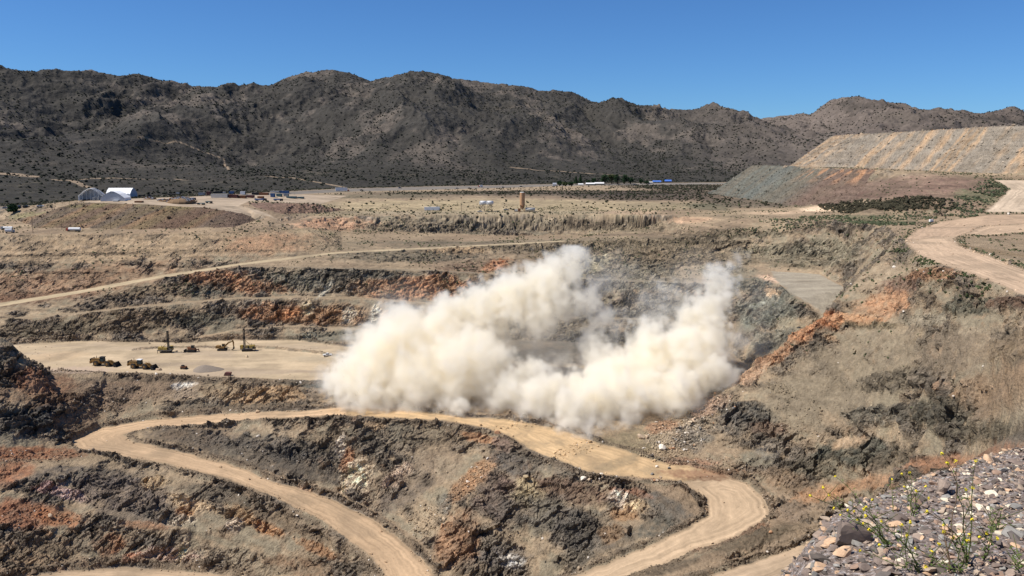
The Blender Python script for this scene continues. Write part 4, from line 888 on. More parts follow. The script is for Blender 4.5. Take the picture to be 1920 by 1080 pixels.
def drill(loc, rz, label, h=14.0, front=1):
    t = thing('drill_rig', label, 'drill rig', loc, rz, 'blast hole drill rigs with raised masts')
    tracks(t, 6.6, 1.9, 1.3, .9)
    MB().box(-5.2, 4.2, -2.2, 2.2, 1.5, 2.0).build('deck', MSTEEL, t)
    MB().box(-4.9, -1.6, -1.6, 1.4, 2.0, 3.9, .15, .1).box(-1.5, 1.2, -1.9, .2, 2.0, 3.5, .1, .1).build('engine_housing', MYB, t)
    MB().box(-4.95, -3.8, 1.4, 2.1, 2.0, 3.2).build('compressor', MBLK, t); MB().tube((-1.0, 1.0, 2.0), (-1.0, 1.0, 3.4), .55).build('dust_collector', MBLK, t); MB().tube((-2.6, -.5, 3.9), (-2.6, -.5, 4.9), .16).build('exhaust_stack', MBLK, t)
    c = MB().box(2.4, 4.2, .2, 2.1, 2.0, 4.3, .1, .1).build('cab', MYB, t); MB().box(2.3, 4.3, .1, .25, 2.9, 3.9).box(4.16, 4.26, .4, 1.9, 2.9, 3.9).box(2.6, 4.0, .12, .22, 3.0, 3.9).build('window', MGLS, c)
    m = MB(); X0 = 1.9
    for dx in (-.5, .5):
        for dy in (-.45, .45): m.tube((X0+dx, dy-.9, .8), (X0+dx, dy-.9, h), .13, n=6)
    k = 0; zz_ = 1.2
    while zz_ < h-1:
        s_ = 1 if k % 2 else -1
        for dy in (-.45, .45): m.tube((X0-s_*.5, dy-.9, zz_), (X0+s_*.5, dy-.9, zz_+.9), .06, n=5)
        for dx in (-.5, .5): m.tube((X0+dx, -s_*.45-.9, zz_), (X0+dx, s_*.45-.9, zz_+.9), .06, n=5)
        zz_ += .9; k += 1
    m.box(X0-.6, X0+.6, -1.5, -.3, h-.2, h+.5).box(X0-.35, X0+.35, -1.2, -.6, h*.55, h*.55+1.6); m.build('mast', MBLK, t)
    MB().tube((X0, -.9, .2), (X0, -.9, h), .17, n=8).tube((X0+.3, -.6, 1.5), (X0+.3, -.6, h*.9), .1, n=6).build('drill_rod', MSTEEL, t)
    MB().tube((-2.8, -.9, 2.6), (X0-.4, -.9, 7.2), .14, n=6).build('mast_brace', MYB, t)
    for x, y in ((-4.9, -2.1), (-4.9, 2.1), (4.0, -2.1)): MB().tube((x, y, .05), (x, y, 2.0), .16, n=8).tube((x, y, 0), (x, y, .15), .45, n=8).build('leveling_jack', MBLK, t)
    return t
drill(at(312, 661), .06, 'yellow drill rig with a dark lattice mast, beside the black bulldozer', 14.2)
drill(at(464, 658), math.pi+.1, 'yellow drill rig whose mast stands at its left end, beside the excavator', 14.6)
t = thing('bulldozer', 'dark bulldozer with its blade turned left, between a drill rig and the excavator', 'bulldozer', at(360, 660), math.pi)
tracks(t, 5.4, 1.5, 1.7, .8)
MB().box(-2.6, 2.6, -1.1, 1.1, 1.4, 2.7, .1, .05).box(.2, 2.9, -.75, .75, 2.7, 3.3, .1, .1).build('body', MRUST, t)
c = MB().box(-1.6, .2, -.95, .95, 2.7, 4.2, .12, .1).build('cab', MGLS, t); MB().box(-1.8, .4, -1.05, 1.05, 4.2, 4.4).build('cab_roof', MBLK, c)
MB().tube((1.6, .3, 3.2), (1.6, .3, 4.3), .12).build('exhaust_stack', MBLK, t)
MB().prism([(4.3, .1), (4.9, .0), (4.5, .9), (4.6, 1.8), (4.3, 1.7)], -2.3, 2.3).build('blade', MBLK, t)
MB().box(1.0, 4.4, -2.0, -1.8, .6, .9).build('push_arm', MBLK, t); MB().box(1.0, 4.4, 1.8, 2.0, .6, .9).build('push_arm', MBLK, t)
MB().prism([(-2.6, 1.6), (-4.6, 2.3), (-5.0, .4), (-4.6, .5), (-4.2, 1.5), (-2.6, 1.1)], -.35, .35).build('ripper', MMAR, t)
t = thing('excavator', 'yellow tracked excavator with its arm bent down to the right', 'excavator', at(417, 657), 0)
tracks(t, 6.0, 1.6, 1.3, .8)
MB().tube((0, 0, 1.1), (0, 0, 1.6), 1.1, n=14).build('turntable', MBLK, t)
MB().box(-4.0, 1.6, -1.6, 1.6, 1.6, 2.5).box(-4.0, -1.2, -1.5, 1.5, 2.5, 3.3, .15, .1).build('house', MY, t)
c = MB().box(-.4, 1.6, .4, 1.55, 2.5, 4.1, .1, .08).build('cab', MGLS, t); MB().box(-.5, 1.7, .3, 1.65, 4.1, 4.25).build('cab_roof', MY, c)
MB().prism([(.9, 2.0), (1.5, 3.2), (4.2, 5.7), (7.6, 6.7), (7.8, 6.2), (4.8, 4.9), (2.0, 2.2)], -.75, -.25).build('boom', MY, t)
MB().prism([(6.9, 7.3), (7.7, 7.2), (8.3, 5.6), (8.0, 2.6), (7.6, 2.6), (7.3, 5.8)], -.72, -.28).build('stick', MY, t)
MB().tube((1.6, -.5, 3.0), (4.4, -.5, 4.6), .15).tube((4.6, -.5, 6.2), (7.1, -.5, 7.2), .13).tube((7.9, -.5, 5.6), (8.3, -.5, 3.4), .1).build('hydraulic_ram', MSTEEL, t)
MB().prism([(7.7, 2.8), (8.3, 2.6), (8.3, 1.2), (7.4, .5), (6.2, .7), (6.6, .9), (7.4, 1.3)], -1.1, .1).build('bucket', MBLK, t)
t = thing('skid_steer_loader', 'small dark skid steer loader beside the round gravel pile', 'loader', at(344, 692), -.2)
MB().box(-1.7, 1.2, -.8, .8, .5, 1.5, .1, .05).build('body', MRUST, t); c = MB().box(-1.1, .5, -.7, .7, 1.5, 2.5, .1, .08).build('cab', MBLK, t)
for x in (-1.0, .8):
    for y in (-.95, .95): wheel(t, x, y, .55, .4)
MB().box(-1.5, 1.7, -1.1, -.9, 1.5, 1.8).box(-1.5, 1.7, .9, 1.1, 1.5, 1.8).box(1.5, 1.9, -1.1, 1.1, .5, 1.8).build('lift_arm', MRUST, t)
MB().prism([(1.8, .1), (3.0, .05), (2.1, .5), (2.0, 1.2), (1.8, 1.2)], -1.2, 1.2).build('bucket', MBLK, t)
# the gravel pile: a low cone with a second hump
pc = at(385, 694); v_, f_ = [], []
nA, nR = 40, 14
for j in range(nR+1):
    for i in range(nA):
        a = 2*math.pi*i/nA; q = j/nR; r_ = q*(8.6 + 1.2*math.cos(a-.5) + .8*math.sin(3*a+1)); x_, y_ = r_*math.cos(a)*1.12, r_*math.sin(a)*.8
        h_ = 3.3*max(0, 1-q**1.25) - .12 + 1.5*math.exp(-((x_+6.2)**2/9 + y_**2/7))*(q > .2)*(1-q) + .14*float(perlin([x_*.9], [y_*.9], [1.3])[0])
        v_.append((x_, y_, h_ if j < nR else -.5))
for j in range(nR):
    for i in range(nA): f_.append((j*nA+i, (j+1)*nA+i, (j+1)*nA+(i+1) % nA, j*nA+(i+1) % nA))
MGRAV = simple('crushed_grey_gravel', (.25, .205, .16), .95, var=.3, sc_=3)
o = MB().add(v_, f_).build('gravel_pile', MGRAV, smooth=True); o.location = pc; tag(o, 'smooth grey-brown gravel pile with two humps on the drill bench', 'gravel pile')
t = thing('steel_skip', 'small dark brown steel skip near the edge of the drill bench', 'skip', at(427, 704), -.1)
MB().prism([(-2.0, .1), (1.7, .1), (2.2, 1.9), (-1.1, 2.0)], -1.2, 1.2).build('hopper', MMAR, t); MB().box(-1.8, 1.6, -1.25, -1.0, 0, .2).box(-1.8, 1.6, 1.0, 1.25, 0, .2).build('skid', MBLK, t)
def pickup(loc, rz, label, mat, name='pickup_truck', cat='pickup truck', group=None, sc_=1.0):
    t = thing(name, label, cat, loc, rz, group, sc_)
    MB().prism([(-2.8, .5), (2.8, .5), (2.8, 1.15), (1.5, 1.25), (.9, 1.3), (-2.8, 1.3)], -.95, .95).build('body', mat, t)
    c = MB().prism([(-.9, 1.28), (1.35, 1.28), (.75, 1.9), (-.75, 1.92)], -.85, .85).build('cab', MGLS, t); MB().box(-.75, .75, -.82, .82, 1.9, 1.98).build('cab_roof', mat, c)
    for x in (-1.8, 1.8):
        for y in (-.85, .85): wheel(t, x, y, .42, .28)
    return t
pickup(at(614, 668), .3, 'white pickup parked right beside the left edge of the dust cloud', MWH)

# ------------------------------------------------------------------ tents on the left dump
g = at(214, 377); rr = .05
def gable(w_, h0, h1, cut_=.32): return [(-w_, 0), (-w_, h0), (-w_*.55, h0+(h1-h0)*.62), (-w_*.12, h1*.99), (0, h1), (w_*.12, h1*.99), (w_*.55, h0+(h1-h0)*.62), (w_, h0), (w_, 0)]
def tent_mesh(w_, h0, h1, d, n=8, sag=.15):
    e = MB(); P_ = gable(w_, h0, h1); vs = []
    for k in range(n+1):
        s_ = 1 - (0 if k % 1 == 0 else sag); vs += [(x, d*k/n, z) for x, z in P_]
        if k < n: vs += [(x*.985, d*(k+.5)/n, z*.985) for x, z in P_]
    m_ = len(P_); fs = [(j*m_+i, (j+1)*m_+i, (j+1)*m_+i+1, j*m_+i+1) for j in range(2*n) for i in range(m_-1)]
    return e.add(vs, fs)
t = thing('fabric_building', 'largest white fabric building with its long bright roof facing the pit', 'tent building', at(222, 371) + Vector((0, 16, .0)), math.pi/2)
T_ = tent_mesh(12.5, 6.4, 15.4, 39, 8); T_.build('roof', MFAB, t).location = (0, -17.5, 0)
t.rotation_euler = (0, 0, math.pi/2)
MB().prism(gable(12.3, 6.4, 15.3), -17.45, -17.25).build('end_wall', MFABG, t); MB().prism(gable(12.3, 6.4, 15.3), 21.2, 21.4).build('end_wall', MFABG, t)
t = thing('fabric_building', 'grey gable-fronted fabric building standing before the largest white one', 'tent building', at(211, 377.5), .08)
tent_mesh(11.0, 3.2, 9.4, 16, 5).build('roof', MFAB, t); MB().prism(gable(10.9, 3.2, 9.3), .25, .45).build('end_wall', MFABG, t); MB().box(-2.2, 2.2, .05, .24, 7.4, 8.3, .6).build('vent_panel', MGRY, t)
t = thing('fabric_building', 'half covered fabric building with open framework on the far left', 'tent building', at(170, 376), .25)
fr = MB()
for y_ in (0, 5, 10, 15):
    P_ = gable(10.5, 4.2, 11.4)
    for a, b in zip(P_, P_[1:]): fr.tube((a[0], y_, a[1]), (b[0], y_, b[1]), .22, n=6)
    for x in (-7, -3.5, 0, 3.5, 7): fr.tube((x, y_, 0), (x, y_, 9 if abs(x) < 4 else 7.2), .12, n=5) if y_ == 0 else None
for a in gable(10.5, 4.2, 11.4)[1:-1]: fr.tube((a[0], 0, a[1]), (a[0], 15, a[1]), .14, n=5)
fr.build('frame', MWH, t)
e = MB(); P_ = gable(10.6, 4.2, 11.5); e.add([(x, y_, z) for y_ in (0.2, 15) for x, z in P_[:5]], [(i, 5+i, 6+i, 1+i) for i in range(4)]); e.build('left_cover', MFAB, t)
MB().add([(x, 14.8, z) for x, z in P_], [tuple(range(len(P_)))]).build('back_wall', MFABG, t)
MB().add([(10.6, 9, 0), (10.6, 15, 0), (10.6, 15, 4.2), (10.6, 9, 4.2), (6, 9, 8.6), (6, 15, 8.6)], [(0, 1, 2, 3), (3, 2, 5, 4)]).build('right_cover', MFABG, t)
MB().box(2, 4.2, -3, -1, 0, 3).box(4.6, 5.6, -2, -1, 0, 4.2).box(6.4, 7.4, -3, -1.6, 0, 3.5).build('equipment', MGRY, t)

# ------------------------------------------------------------------ yard: containers, trailers, trucks, scrap
def container(u, v, w_, h_, mat, label, rz=0.0, cat='container', name='shipping_container', grp='containers and trailers in the yard'):
    p = at(u, v, 500); k = p.y/F; W_, H_ = w_*k, h_*k
    t = thing(name, label, cat, p, rz, grp)
    D_ = max(2.6, min(W_*.6, 4)); e = MB().box(-W_/2, W_/2, 0, D_, .15, H_)
    n_ = max(4, int(W_/1.2))
    for i in range(n_): x_ = -W_/2 + (i+.5)*W_/n_; e.box(x_-.12, x_+.12, -.08, .0, .3, H_-.2)
    e.build('body', mat, t)
    MB().box(-W_/2-.05, W_/2+.05, -.12, D_+.1, H_, H_+.12).build('roof', mat, t)
    MB().box(W_/2+.002, W_/2+.06, .25, D_-.25, .3, H_-.25).build('door', MBLK, t)
    return t
def flatbed(u, v, w_, h_, mat, label, cab=1, rz=0.0, grp='trucks in the yard', name='truck', cat='truck', lo=500):
    p = at(u, v, lo); k = p.y/F; W_, H_ = w_*k, h_*k
    t = thing(name, label, cat, p, rz, grp)
    s_ = cab; cl = min(3.0, W_*.22)
    MB().box(min(-s_*W_/2, s_*(W_/2-cl-.4)), max(-s_*W_/2, s_*(W_/2-cl-.4)), -1.25, 1.25, 1.1, H_).build('cargo_box', mat, t)
    c = MB().box(s_*W_/2-(cl if s_ > 0 else 0), s_*W_/2+(0 if s_ > 0 else cl), -1.2, 1.2, .7, min(H_, 3.1), .2, .1).build('cab', MBLK if mat is not MWH else MRED, t)
    for x in (-W_*.38, -W_*.27, W_*.22, W_*.42):
        MB().tube((x, -1.25, .5), (x, 1.25, .5), .5, n=12).build('wheel', MTYRE, t)
    return t
container(411, 371, 31, 7, MBONE, 'long low pale building with two openings at the yard edge', name='site_office', cat='building', grp=None)
container(378, 366.5, 12, 5, MGRY, 'light grey container by the road at the left of the yard')
container(391, 366.5, 8, 7, MMAR, 'small maroon container behind the road, left of the pale low building')
container(408, 364, 16, 4.5, MBLK, 'long black container behind the pale low building')
container(418, 363, 10, 3, MBONE, 'cream container roof showing over the black one')
container(434, 364, 9, 5, MBLU, 'blue container behind the rust-brown containers')
container(437, 371.5, 16, 6, MMAR, 'rust-brown container right of the pale low building')
container(453, 372, 15, 5, MRUST, 'orange-brown container end to end with the maroon one')
container(469, 371, 13, 4.5, MMAR, 'dull red container at the right end of the brown row')
container(455, 365.5, 9, 5.5, MWH, 'white box container standing at the back of the yard')
container(478, 365.5, 12, 4, MBLK, 'dark container in the back row of the yard')
container(494, 366, 17, 4, MRUST, 'long rusty container in the back row of the yard')
container(488, 372, 11, 3.5, MRUST, 'small rusty container on the pale sand of the yard')
container(511, 370, 8, 7, MBLU, 'tall dark blue container beside the pale sand')
container(523, 369.5, 10, 5, MTEAL, 'teal container stacked with pipes in the right of the yard')
container(536, 369, 9, 5, MGRY, 'grey container between the teal one and the highway')
container(533, 363, 17, 4.5, MBLU, 'long navy trailer at the back right of the yard')
container(515, 361.5, 16, 3, MBONE, 'cream trailer roof at the back of the yard')
container(546, 372.5, 18, 3.5, MTEAL, 'long low teal container at the right of the yard')
container(563, 372.5, 12, 3, MTEAL, 'short green-grey container at the far right of the yard')
flatbed(489, 377, 22, 4.5, MBLU, 'long navy truck on the edge above the brown rubble slope', 1)
flatbed(522, 377, 17, 4.3, MBLU, 'shorter navy truck right of the long one on the rubble edge', 1)
flatbed(392, 381.5, 12, 4, MTEAL, 'teal truck beside the scrap heap at the yard road', 1)
flatbed(377, 384, 14, 3.5, MTEAL, 'low blue-grey flatbed at the foot of the scrap heap', -1)
flatbed(361, 375, 12, 4, MBLU, 'dark blue truck behind the scrap heap', 1)
flatbed(266, 369, 12, 3.5, MBLK, 'dark truck parked right of the white fabric building', -1)
flatbed(322, 366, 14, 3, MBLK, 'black truck at the back of the yard behind the scrap', -1)
flatbed(335, 365, 8, 4, MGRY, 'small grey truck at the back of the yard', 1)
container(216, 378, 10, 2.5, MWH, 'small white trailer before the grey gable-fronted tent')
container(259, 380, 14, 2.6, MRUST, 'low brown container right of the tents, near the slope edge')
t = thing('drum_tank', 'dark round upright tank rising behind a low heap in the yard', 'tank', at(280, 371))
MB().tube((0, -1.2, 2.6), (0, 1.4, 2.6), 2.4, n=20).build('shell', MBLK, t); MB().box(-1.4, 1.4, -1, 1.2, 0, .8).build('cradle', MSTEEL, t)
def heap(u, v, w_, h_, label, cnt, seed, mats=(MBONE, MRUST, MWOOD, MSIL), name='scrap_heap'):
    p = at(u, v, 500); k = p.y/F; R0 = w_*k/2; H_ = h_*k; r_ = random.Random(seed); t = thing(name, label, 'scrap heap', p)
    e = MB(); e.dome((0, 0, -.2), R0, H_*.75, 14, 5); e.build('core', simple('heap_soil', (.23, .15, .085), .95, var=.4), t)
    ms = [MB() for _ in mats]
    for _ in range(cnt):
        a = r_.uniform(0, 6.28); q = r_.random()**.6; x, y = q*R0*1.1*math.cos(a), q*R0*.8*math.sin(a); z = H_*.75*math.sqrt(max(0, 1-q*q)); l = r_.uniform(.5, 2.2)
        ms[r_.randrange(len(mats))].box(x-l/2, x+l/2, y-.25, y+.4, z-.2, z+r_.uniform(.2, .8), 0, 0, r_.uniform(-.8, .8), (x, z))
    for m_, q, nm in zip(ms, mats, ('concrete_rubble', 'iron_debris', 'timber_debris', 'sheet_debris')): m_.build(nm, q, t)['kind'] = 'stuff'
    return t
heap(340, 380, 52, 13, 'broad heap of broken concrete and rusty scrap in the yard', 260, 3)
heap(280, 374, 20, 5, 'low pale heap below the dark round tank', 60, 4)
heap(308, 377, 26, 3.5, 'flat brown strip of scrap left of the broad heap', 70, 5)

# ------------------------------------------------------------------ highway traffic, left trucks
def car(u, v, mat, label, L_=5.0, rz=.4, name='car'):
    p = at(u, v, 700); t = thing(name, label, 'car', p, rz, 'cars on the highway', 1.35)
    MB().prism([(-2.3, .35), (2.3, .35), (2.3, .85), (1.2, 1.0), (-2.2, 1.05)], -.9, .9).build('body', mat, t)
    MB().prism([(-1.7, 1.02), (1.2, 1.0), (.5, 1.6), (-1.2, 1.6)], -.8, .8).build('cabin', MGLS, t)
    for x in (-1.45, 1.45): MB().tube((x, -.92, .35), (x, .92, .35), .35, n=10).build('wheel', MTYRE, t)
    return t
flatbed(642, 359.5, 25, 7, MWH, 'white semi-trailer truck with red cab driving on the highway', 1, .3, 'trucks on the highway', 'semi_truck', 'truck', 900)
flatbed(901, 351.5, 8, 4, MWH, 'small white truck on the highway left above the twin tanks', -1, .35, 'trucks on the highway', 'truck', 'truck', 900)
flatbed(37, 389.5, 5, 3.5, MBLU, 'blue truck on the highway at the far left', 1, .35, 'trucks on the highway', 'truck', 'truck', 700)
for (u, v, m_, l_) in [(678, 357.5, MBLK, 'black car on the highway ahead of the semi-trailer truck'), (750, 353.5, MBLU, 'dark blue car on the open highway, left of centre'), (857, 354.5, MGRY, 'grey car on the highway left of the dark pair'), (880, 354, MMAR, 'dark maroon car on the highway above the long white trailer'), (943, 352, MGRY, 'silver-grey car on the highway right of the small white truck'), (977, 351, MBLK, 'black car on the highway above the tan silo'), (10, 391.5, MGRY, 'grey car on the highway at the left picture edge'), (49, 389.5, MBLK, 'black car on the highway behind the blue truck'), (76, 388.5, MWH, 'white car on the highway left of the tent mound')]:
    car(u, v, m_, l_)
def tanker(u, v, w_, d_, mat, label, rz=0, cabm=MRED, cab=-1):
    p = at(u, v); k = p.y/F; L_ = w_*k; r_ = d_*k/2; t = thing('tanker_truck', label, 'tanker truck', p, rz, 'tankers parked on the left track')
    MB().tube((-L_/2+(2.2 if cab < 0 else 0), 0, .9+r_), (L_/2-(2.2 if cab > 0 else 0), 0, .9+r_), r_, n=16).build('tank', mat, t)
    MB().box(-L_/2 if cab < 0 else L_/2-2, -L_/2+2 if cab < 0 else L_/2, -1.1, 1.1, .6, 2.9, .2, .1).build('cab', cabm, t)
    MB().box(-L_/2+.3, L_/2-.3, -.9, .9, .7, 1.0).build('chassis', MBLK, t)
    for x in (-L_*.36, L_*.2, L_*.36): MB().tube((x, -1.15, .5), (x, 1.15, .5), .5, n=12).build('wheel', MTYRE, t)
tanker(138, 434, 27, 5.5, MWH, 'white tanker truck with a red cab at the foot of the left mound', -.05)
tanker(13, 431, 22, 4, MSIL, 'long low silver tanker at the left picture edge', 0, MGRY)
tanker(19, 437, 16, 6.5, MWH, 'stout white tank truck in front of the silver tanker', .5, MGRY, 1)
def pole(u, v, h_, label, arms=1, r=.16):
    p = at(u, v); k = p.y/F; t = thing('utility_pole', label, 'utility pole', p, 0, 'timber poles above the pit')
    MB().tube((0, 0, -.3), (0, 0, h_*k), r*1.4, r, n=8).build('pole', MWOOD, t)
    if arms: MB().box(-1.3, 1.3, -.08, .08, h_*k-.9, h_*k-.65).box(-1.0, 1.0, -.07, .07, h_*k-2.0, h_*k-1.8).build('crossarm', MWOOD, t)
pole(62, 437, 31, 'timber utility pole at the left, beside the pale track')
pole(208, 430, 27, 'timber utility pole in front of the brown left mound')
pole(116, 431, 20, 'thin pole left of the white tanker truck', 0, .09)
pole(865, 397, 16, 'thin utility pole left of the twin white tanks')
pole(1037, 397, 9, 'short pole right of the horizontal tank', 0, .09)

# ------------------------------------------------------------------ rim: trailer, twin tanks, silo
container(810, 395, 29, 6, MWH, 'long white trailer alone on the pit rim', name='white_trailer', cat='trailer', grp=None)
def rim_tank(u, label):
    p = at(u, 397); k = p.y/F; t = thing('elevated_tank', label, 'tank', p, .0, 'twin white tanks on tall legs')
    z0 = 12.6*k; r_ = 3.7*k
    a = MB(); a.tube((-2.9, -.8, z0+r_), (2.9, 2.2, z0+r_), r_, n=20); a.build('tank', MWH, t, True)
    MB().tube((-3.0, -.85, z0+r_), (-2.9, -.8, z0+r_), r_*.96, n=20).build('end_cap', MSIL, t)
    for x in (-2.0, 2.0):
        for y in (-1.2, 1.8): MB().tube((x, y, -.2), (x, y, z0+.6), .2, n=6).build('leg', MSTEEL, t)
    b = MB()
    for y in (-1.2, 1.8): b.tube((-2, y, .3), (2, y, z0*.8), .08, n=5).tube((2, y, .3), (-2, y, z0*.8), .08, n=5)
    b.box(-.4, .6, -1, 0, z0-1.6, z0+.4); b.build('brace', MBLK, t)
rim_tank(905.5, 'white tank on legs, the left one of the pair on the rim'); rim_tank(918.5, 'white tank on legs, the right one of the pair on the rim')
p = at(979, 397); k = p.y/F; t = thing('cement_silo', 'tall tan silo standing on the pit rim', 'silo', p)
MB().tube((0, 0, 12*k), (0, 0, 35.5*k), 4.4*k, n=24).build('shell', MSILO, t, False); MB().tube((0, 0, 4.5*k), (0, 0, 12*k), 1.0*k, 4.4*k, n=24).build('hopper', MSILO, t)
MB().dome((0, 0, 35.5*k), 4.4*k, 1.4*k, 24, 4).build('cap', MBONE, t)
for x in (-1, 1):
    for y in (-1, 1): MB().tube((x*3.3*k, y*3.3*k, -.2), (x*3.3*k, y*3.3*k, 13*k), .24, n=6).build('leg', MRUST, t)
b = MB()
for z in (4*k, 8*k): b.tube((-3.3*k, -3.3*k, z), (3.3*k, -3.3*k, z+3*k), .12, n=5).tube((3.3*k, -3.3*k, z), (-3.3*k, -3.3*k, z+3*k), .12, n=5)
b.tube((4.7*k, 0, 0), (4.7*k, 0, 36*k), .14, n=5); b.build('ladder_and_bracing', MRUST, t)
p = at(970, 397.5); t = thing('batch_plant', 'pale and rusty mixing machine at the left foot of the tan silo', 'machine', p)
MB().box(-2.6, .4, -1, 1, .8, 2.6, .3, .1).build('hopper', MBONE, t); MB().box(.6, 3.4, -1.1, 1.1, .4, 3.4, .2, .1).build('mixer', MRUST, t); MB().box(-3.2, 3.4, -.8, .8, .3, .8).tube((-3, 0, .4), (-3, 0, 2.6), .3).build('frame', MSTEEL, t)
p = at(994, 397); k = p.y/F; t = thing('horizontal_tank', 'white horizontal tank at the right foot of the tan silo', 'tank', p)
MB().tube((-9*k, 0, 4.3*k), (9*k, 0, 4.3*k), 3.2*k, n=18).build('tank', MBONE, t, True); [MB().box(x-.3, x+.3, -1.3, 1.3, -.1, 3*k).build('saddle', MSTEEL, t) for x in (-5*k, 5*k)]
pickup(at(900, 398), 0, 'small pale pickup parked below the twin tanks', MBONE, group='pickups on the rim'); pickup(at(949, 394.5), .2, 'light grey pickup between the twin tanks and the silo', MGRY, group='pickups on the rim')

# ------------------------------------------------------------------ ranch beyond the highway: houses and trees
def house(u, v, w_, h_, wall, roof, label, name='ranch_house', cat='house'):
    p = at(u, v, 1200); k = p.y/F; W_, H_ = w_*k/2, h_*k; t = thing(name, label, cat, p)
    MB().box(-W_, W_, 0, W_*.9, -.3, H_*.5).build('wall', wall, t)
    MB().add([(-W_*1.05, -.6, H_*.48), (W_*1.05, -.6, H_*.48), (W_*1.05, W_*.45, H_), (-W_*1.05, W_*.45, H_), (-W_*1.05, W_*.98, H_*.48), (W_*1.05, W_*.98, H_*.48)], [(0, 1, 2, 3), (3, 2, 5, 4), (0, 3, 4), (1, 5, 2)]).build('roof', roof, t)
    MB().box(-W_*.6, -W_*.35, -.06, .0, H_*.12, H_*.4).box(W_*.2, W_*.45, -.06, .0, H_*.12, H_*.4).build('window', MGLS, t)
house(1107, 347.5, 16, 4.5, MBLK, MWH, 'long barn with white roof in front of the ranch trees, the left one', 'barn', 'barn')
house(1124, 346.5, 17, 4.5, MBLK, MWH, 'long barn with white roof in front of the tallest ranch trees', 'barn', 'barn')
house(1089, 348, 9, 3.5, MBONE, MWH, 'small pale shed under the two pointed trees', 'shed', 'shed')
house(1040, 348.5, 7, 5.5, MWH, MSIL, 'white shed at the left end of the ranch tree row', 'shed', 'shed')
house(1232, 343.5, 15, 4.5, MGRY, MBROOF, 'long low house with a blue roof, left of the other blue roof')
house(1253, 342.5, 12, 5.5, MMAR, MBROOF, 'house with a steeper bright blue roof right of the ranch')
house(1220, 344.5, 7, 4.0, MWH, MBONE, 'small white house left of the blue roofs')
def leafmat(name, c):
    m, nt, b = newmat(name); g_ = node(nt, 'ShaderNodeNewGeometry'); n = node(nt, 'ShaderNodeTexNoise', Scale=.6, Detail=3.0); nt.links.new(g_.outputs['Position'], n.inputs['Vector'])
    r = node(nt, 'ShaderNodeValToRGB'); r.color_ramp.elements[0].position = .35; r.color_ramp.elements[1].position = .68
    r.color_ramp.elements[0].color = [q*.6 for q in c]+[1]; r.color_ramp.elements[1].color = [q*1.5 for q in c]+[1]
    nt.links.new(n.outputs[0], r.inputs[0]); nt.links.new(r.outputs[0], b.inputs['Base Color']); b.inputs['Roughness'].default_value = .9; return m
MLEAF = leafmat('dark_tree_leaves', (.022, .045, .018)); MLEAF2 = leafmat('olive_leaves', (.045, .06, .02))
def tree(u, v, w_, h_, label, conic=False, mat=None, seed=0):
    p = at(u, v, 700); k = p.y/F; W_, H_ = w_*k*.58, h_*k*1.28; r_ = random.Random(seed*7+int(u)); t = thing('ranch_tree', label, 'tree', p, 0, 'trees round the ranch')
    tr_ = MB().tube((0, 0, -.4), (.2, 0, H_*.45), W_*.12+.15, W_*.07+.08, n=7)
    for _ in range(5): a = r_.uniform(0, 6.28); tr_.tube((.1, 0, H_*.3), (W_*.6*math.cos(a), W_*.5*math.sin(a), H_*r_.uniform(.5, .8)), .15, .05, n=5)
    tr_.build('trunk', MTRUNK, t)
    c = MB(); lobes = [(r_.uniform(-.55, .55), r_.uniform(-.5, .5), r_.uniform(.3, .85), r_.uniform(.3, .5)) for _ in range(9)]
    for i in range(900):
        if conic: z = r_.random()**1.2; q = (1-z)*.95+.08; a = r_.uniform(0, 6.28); x, y = q*math.cos(a)*r_.random()**.5, q*math.sin(a)*r_.random()**.5; z = .1 + z*.9
        else:
            lx, ly, lz, lr = lobes[i % 9]; d = Vector((r_.gauss(0, 1), r_.gauss(0, 1), r_.gauss(0, 1))).normalized()*r_.random()**.35; x, y, z = lx+d.x*lr*1.1, ly+d.y*lr*1.1, lz+d.z*lr*.55
        P_ = Vector((x*W_, y*W_, max(.05, z)*H_)); s_ = r_.uniform(.4, .85)*(1+W_*.04)
        q1 = Vector((r_.gauss(0, 1), r_.gauss(0, 1), r_.gauss(0, 1))).normalized()*s_; q2 = q1.orthogonal().normalized()*s_*.8
        c.add([P_-q1, P_+q2, P_+q1, P_-q2], [(0, 1, 2, 3)])
    c.build('crown', mat or MLEAF, t)
for i, a in enumerate([(1049, 349, 9, 8, 'low round dark tree beside the white shed'), (1060, 349.5, 13, 7, 'low wide tree left of the two pointed trees'), (1071, 350, 12, 7, 'low dark tree just left of the pointed trees'), (1080, 346, 8, 12, 'pointed dark tree, the left one of two', True), (1088, 345, 8, 13, 'pointed dark tree, the right one of two', True),
        (1103, 345, 8, 6, 'small tree behind the left white-roofed barn'), (1113, 345, 9, 9, 'mid-sized tree behind the white-roofed barns'), (1133, 345, 16, 14, 'broad tree at the left of the tall tree clump'), (1147, 345, 15, 14, 'light green broad tree inside the tall clump'), (1158, 345.5, 15, 15, 'tallest dark tree in the middle of the ranch clump'), (1170, 345.5, 15, 14, 'broad dark tree right of the tallest one'),
        (1182, 345.5, 15, 10, 'lower tree at the right of the tall clump'), (1202, 345, 8, 8, 'lone small tree between the clump and the white house'), (1212, 345, 10, 5, 'low bushy tree beside the small white house'), (1246, 342, 5, 5, 'little tree between the two blue roofs'), (26, 399, 19, 12, 'round green tree beside the highway at the far left')]):
    tree(*a[:5], conic=len(a) > 5, mat=MLEAF2 if i in (8, 1) else None, seed=i)

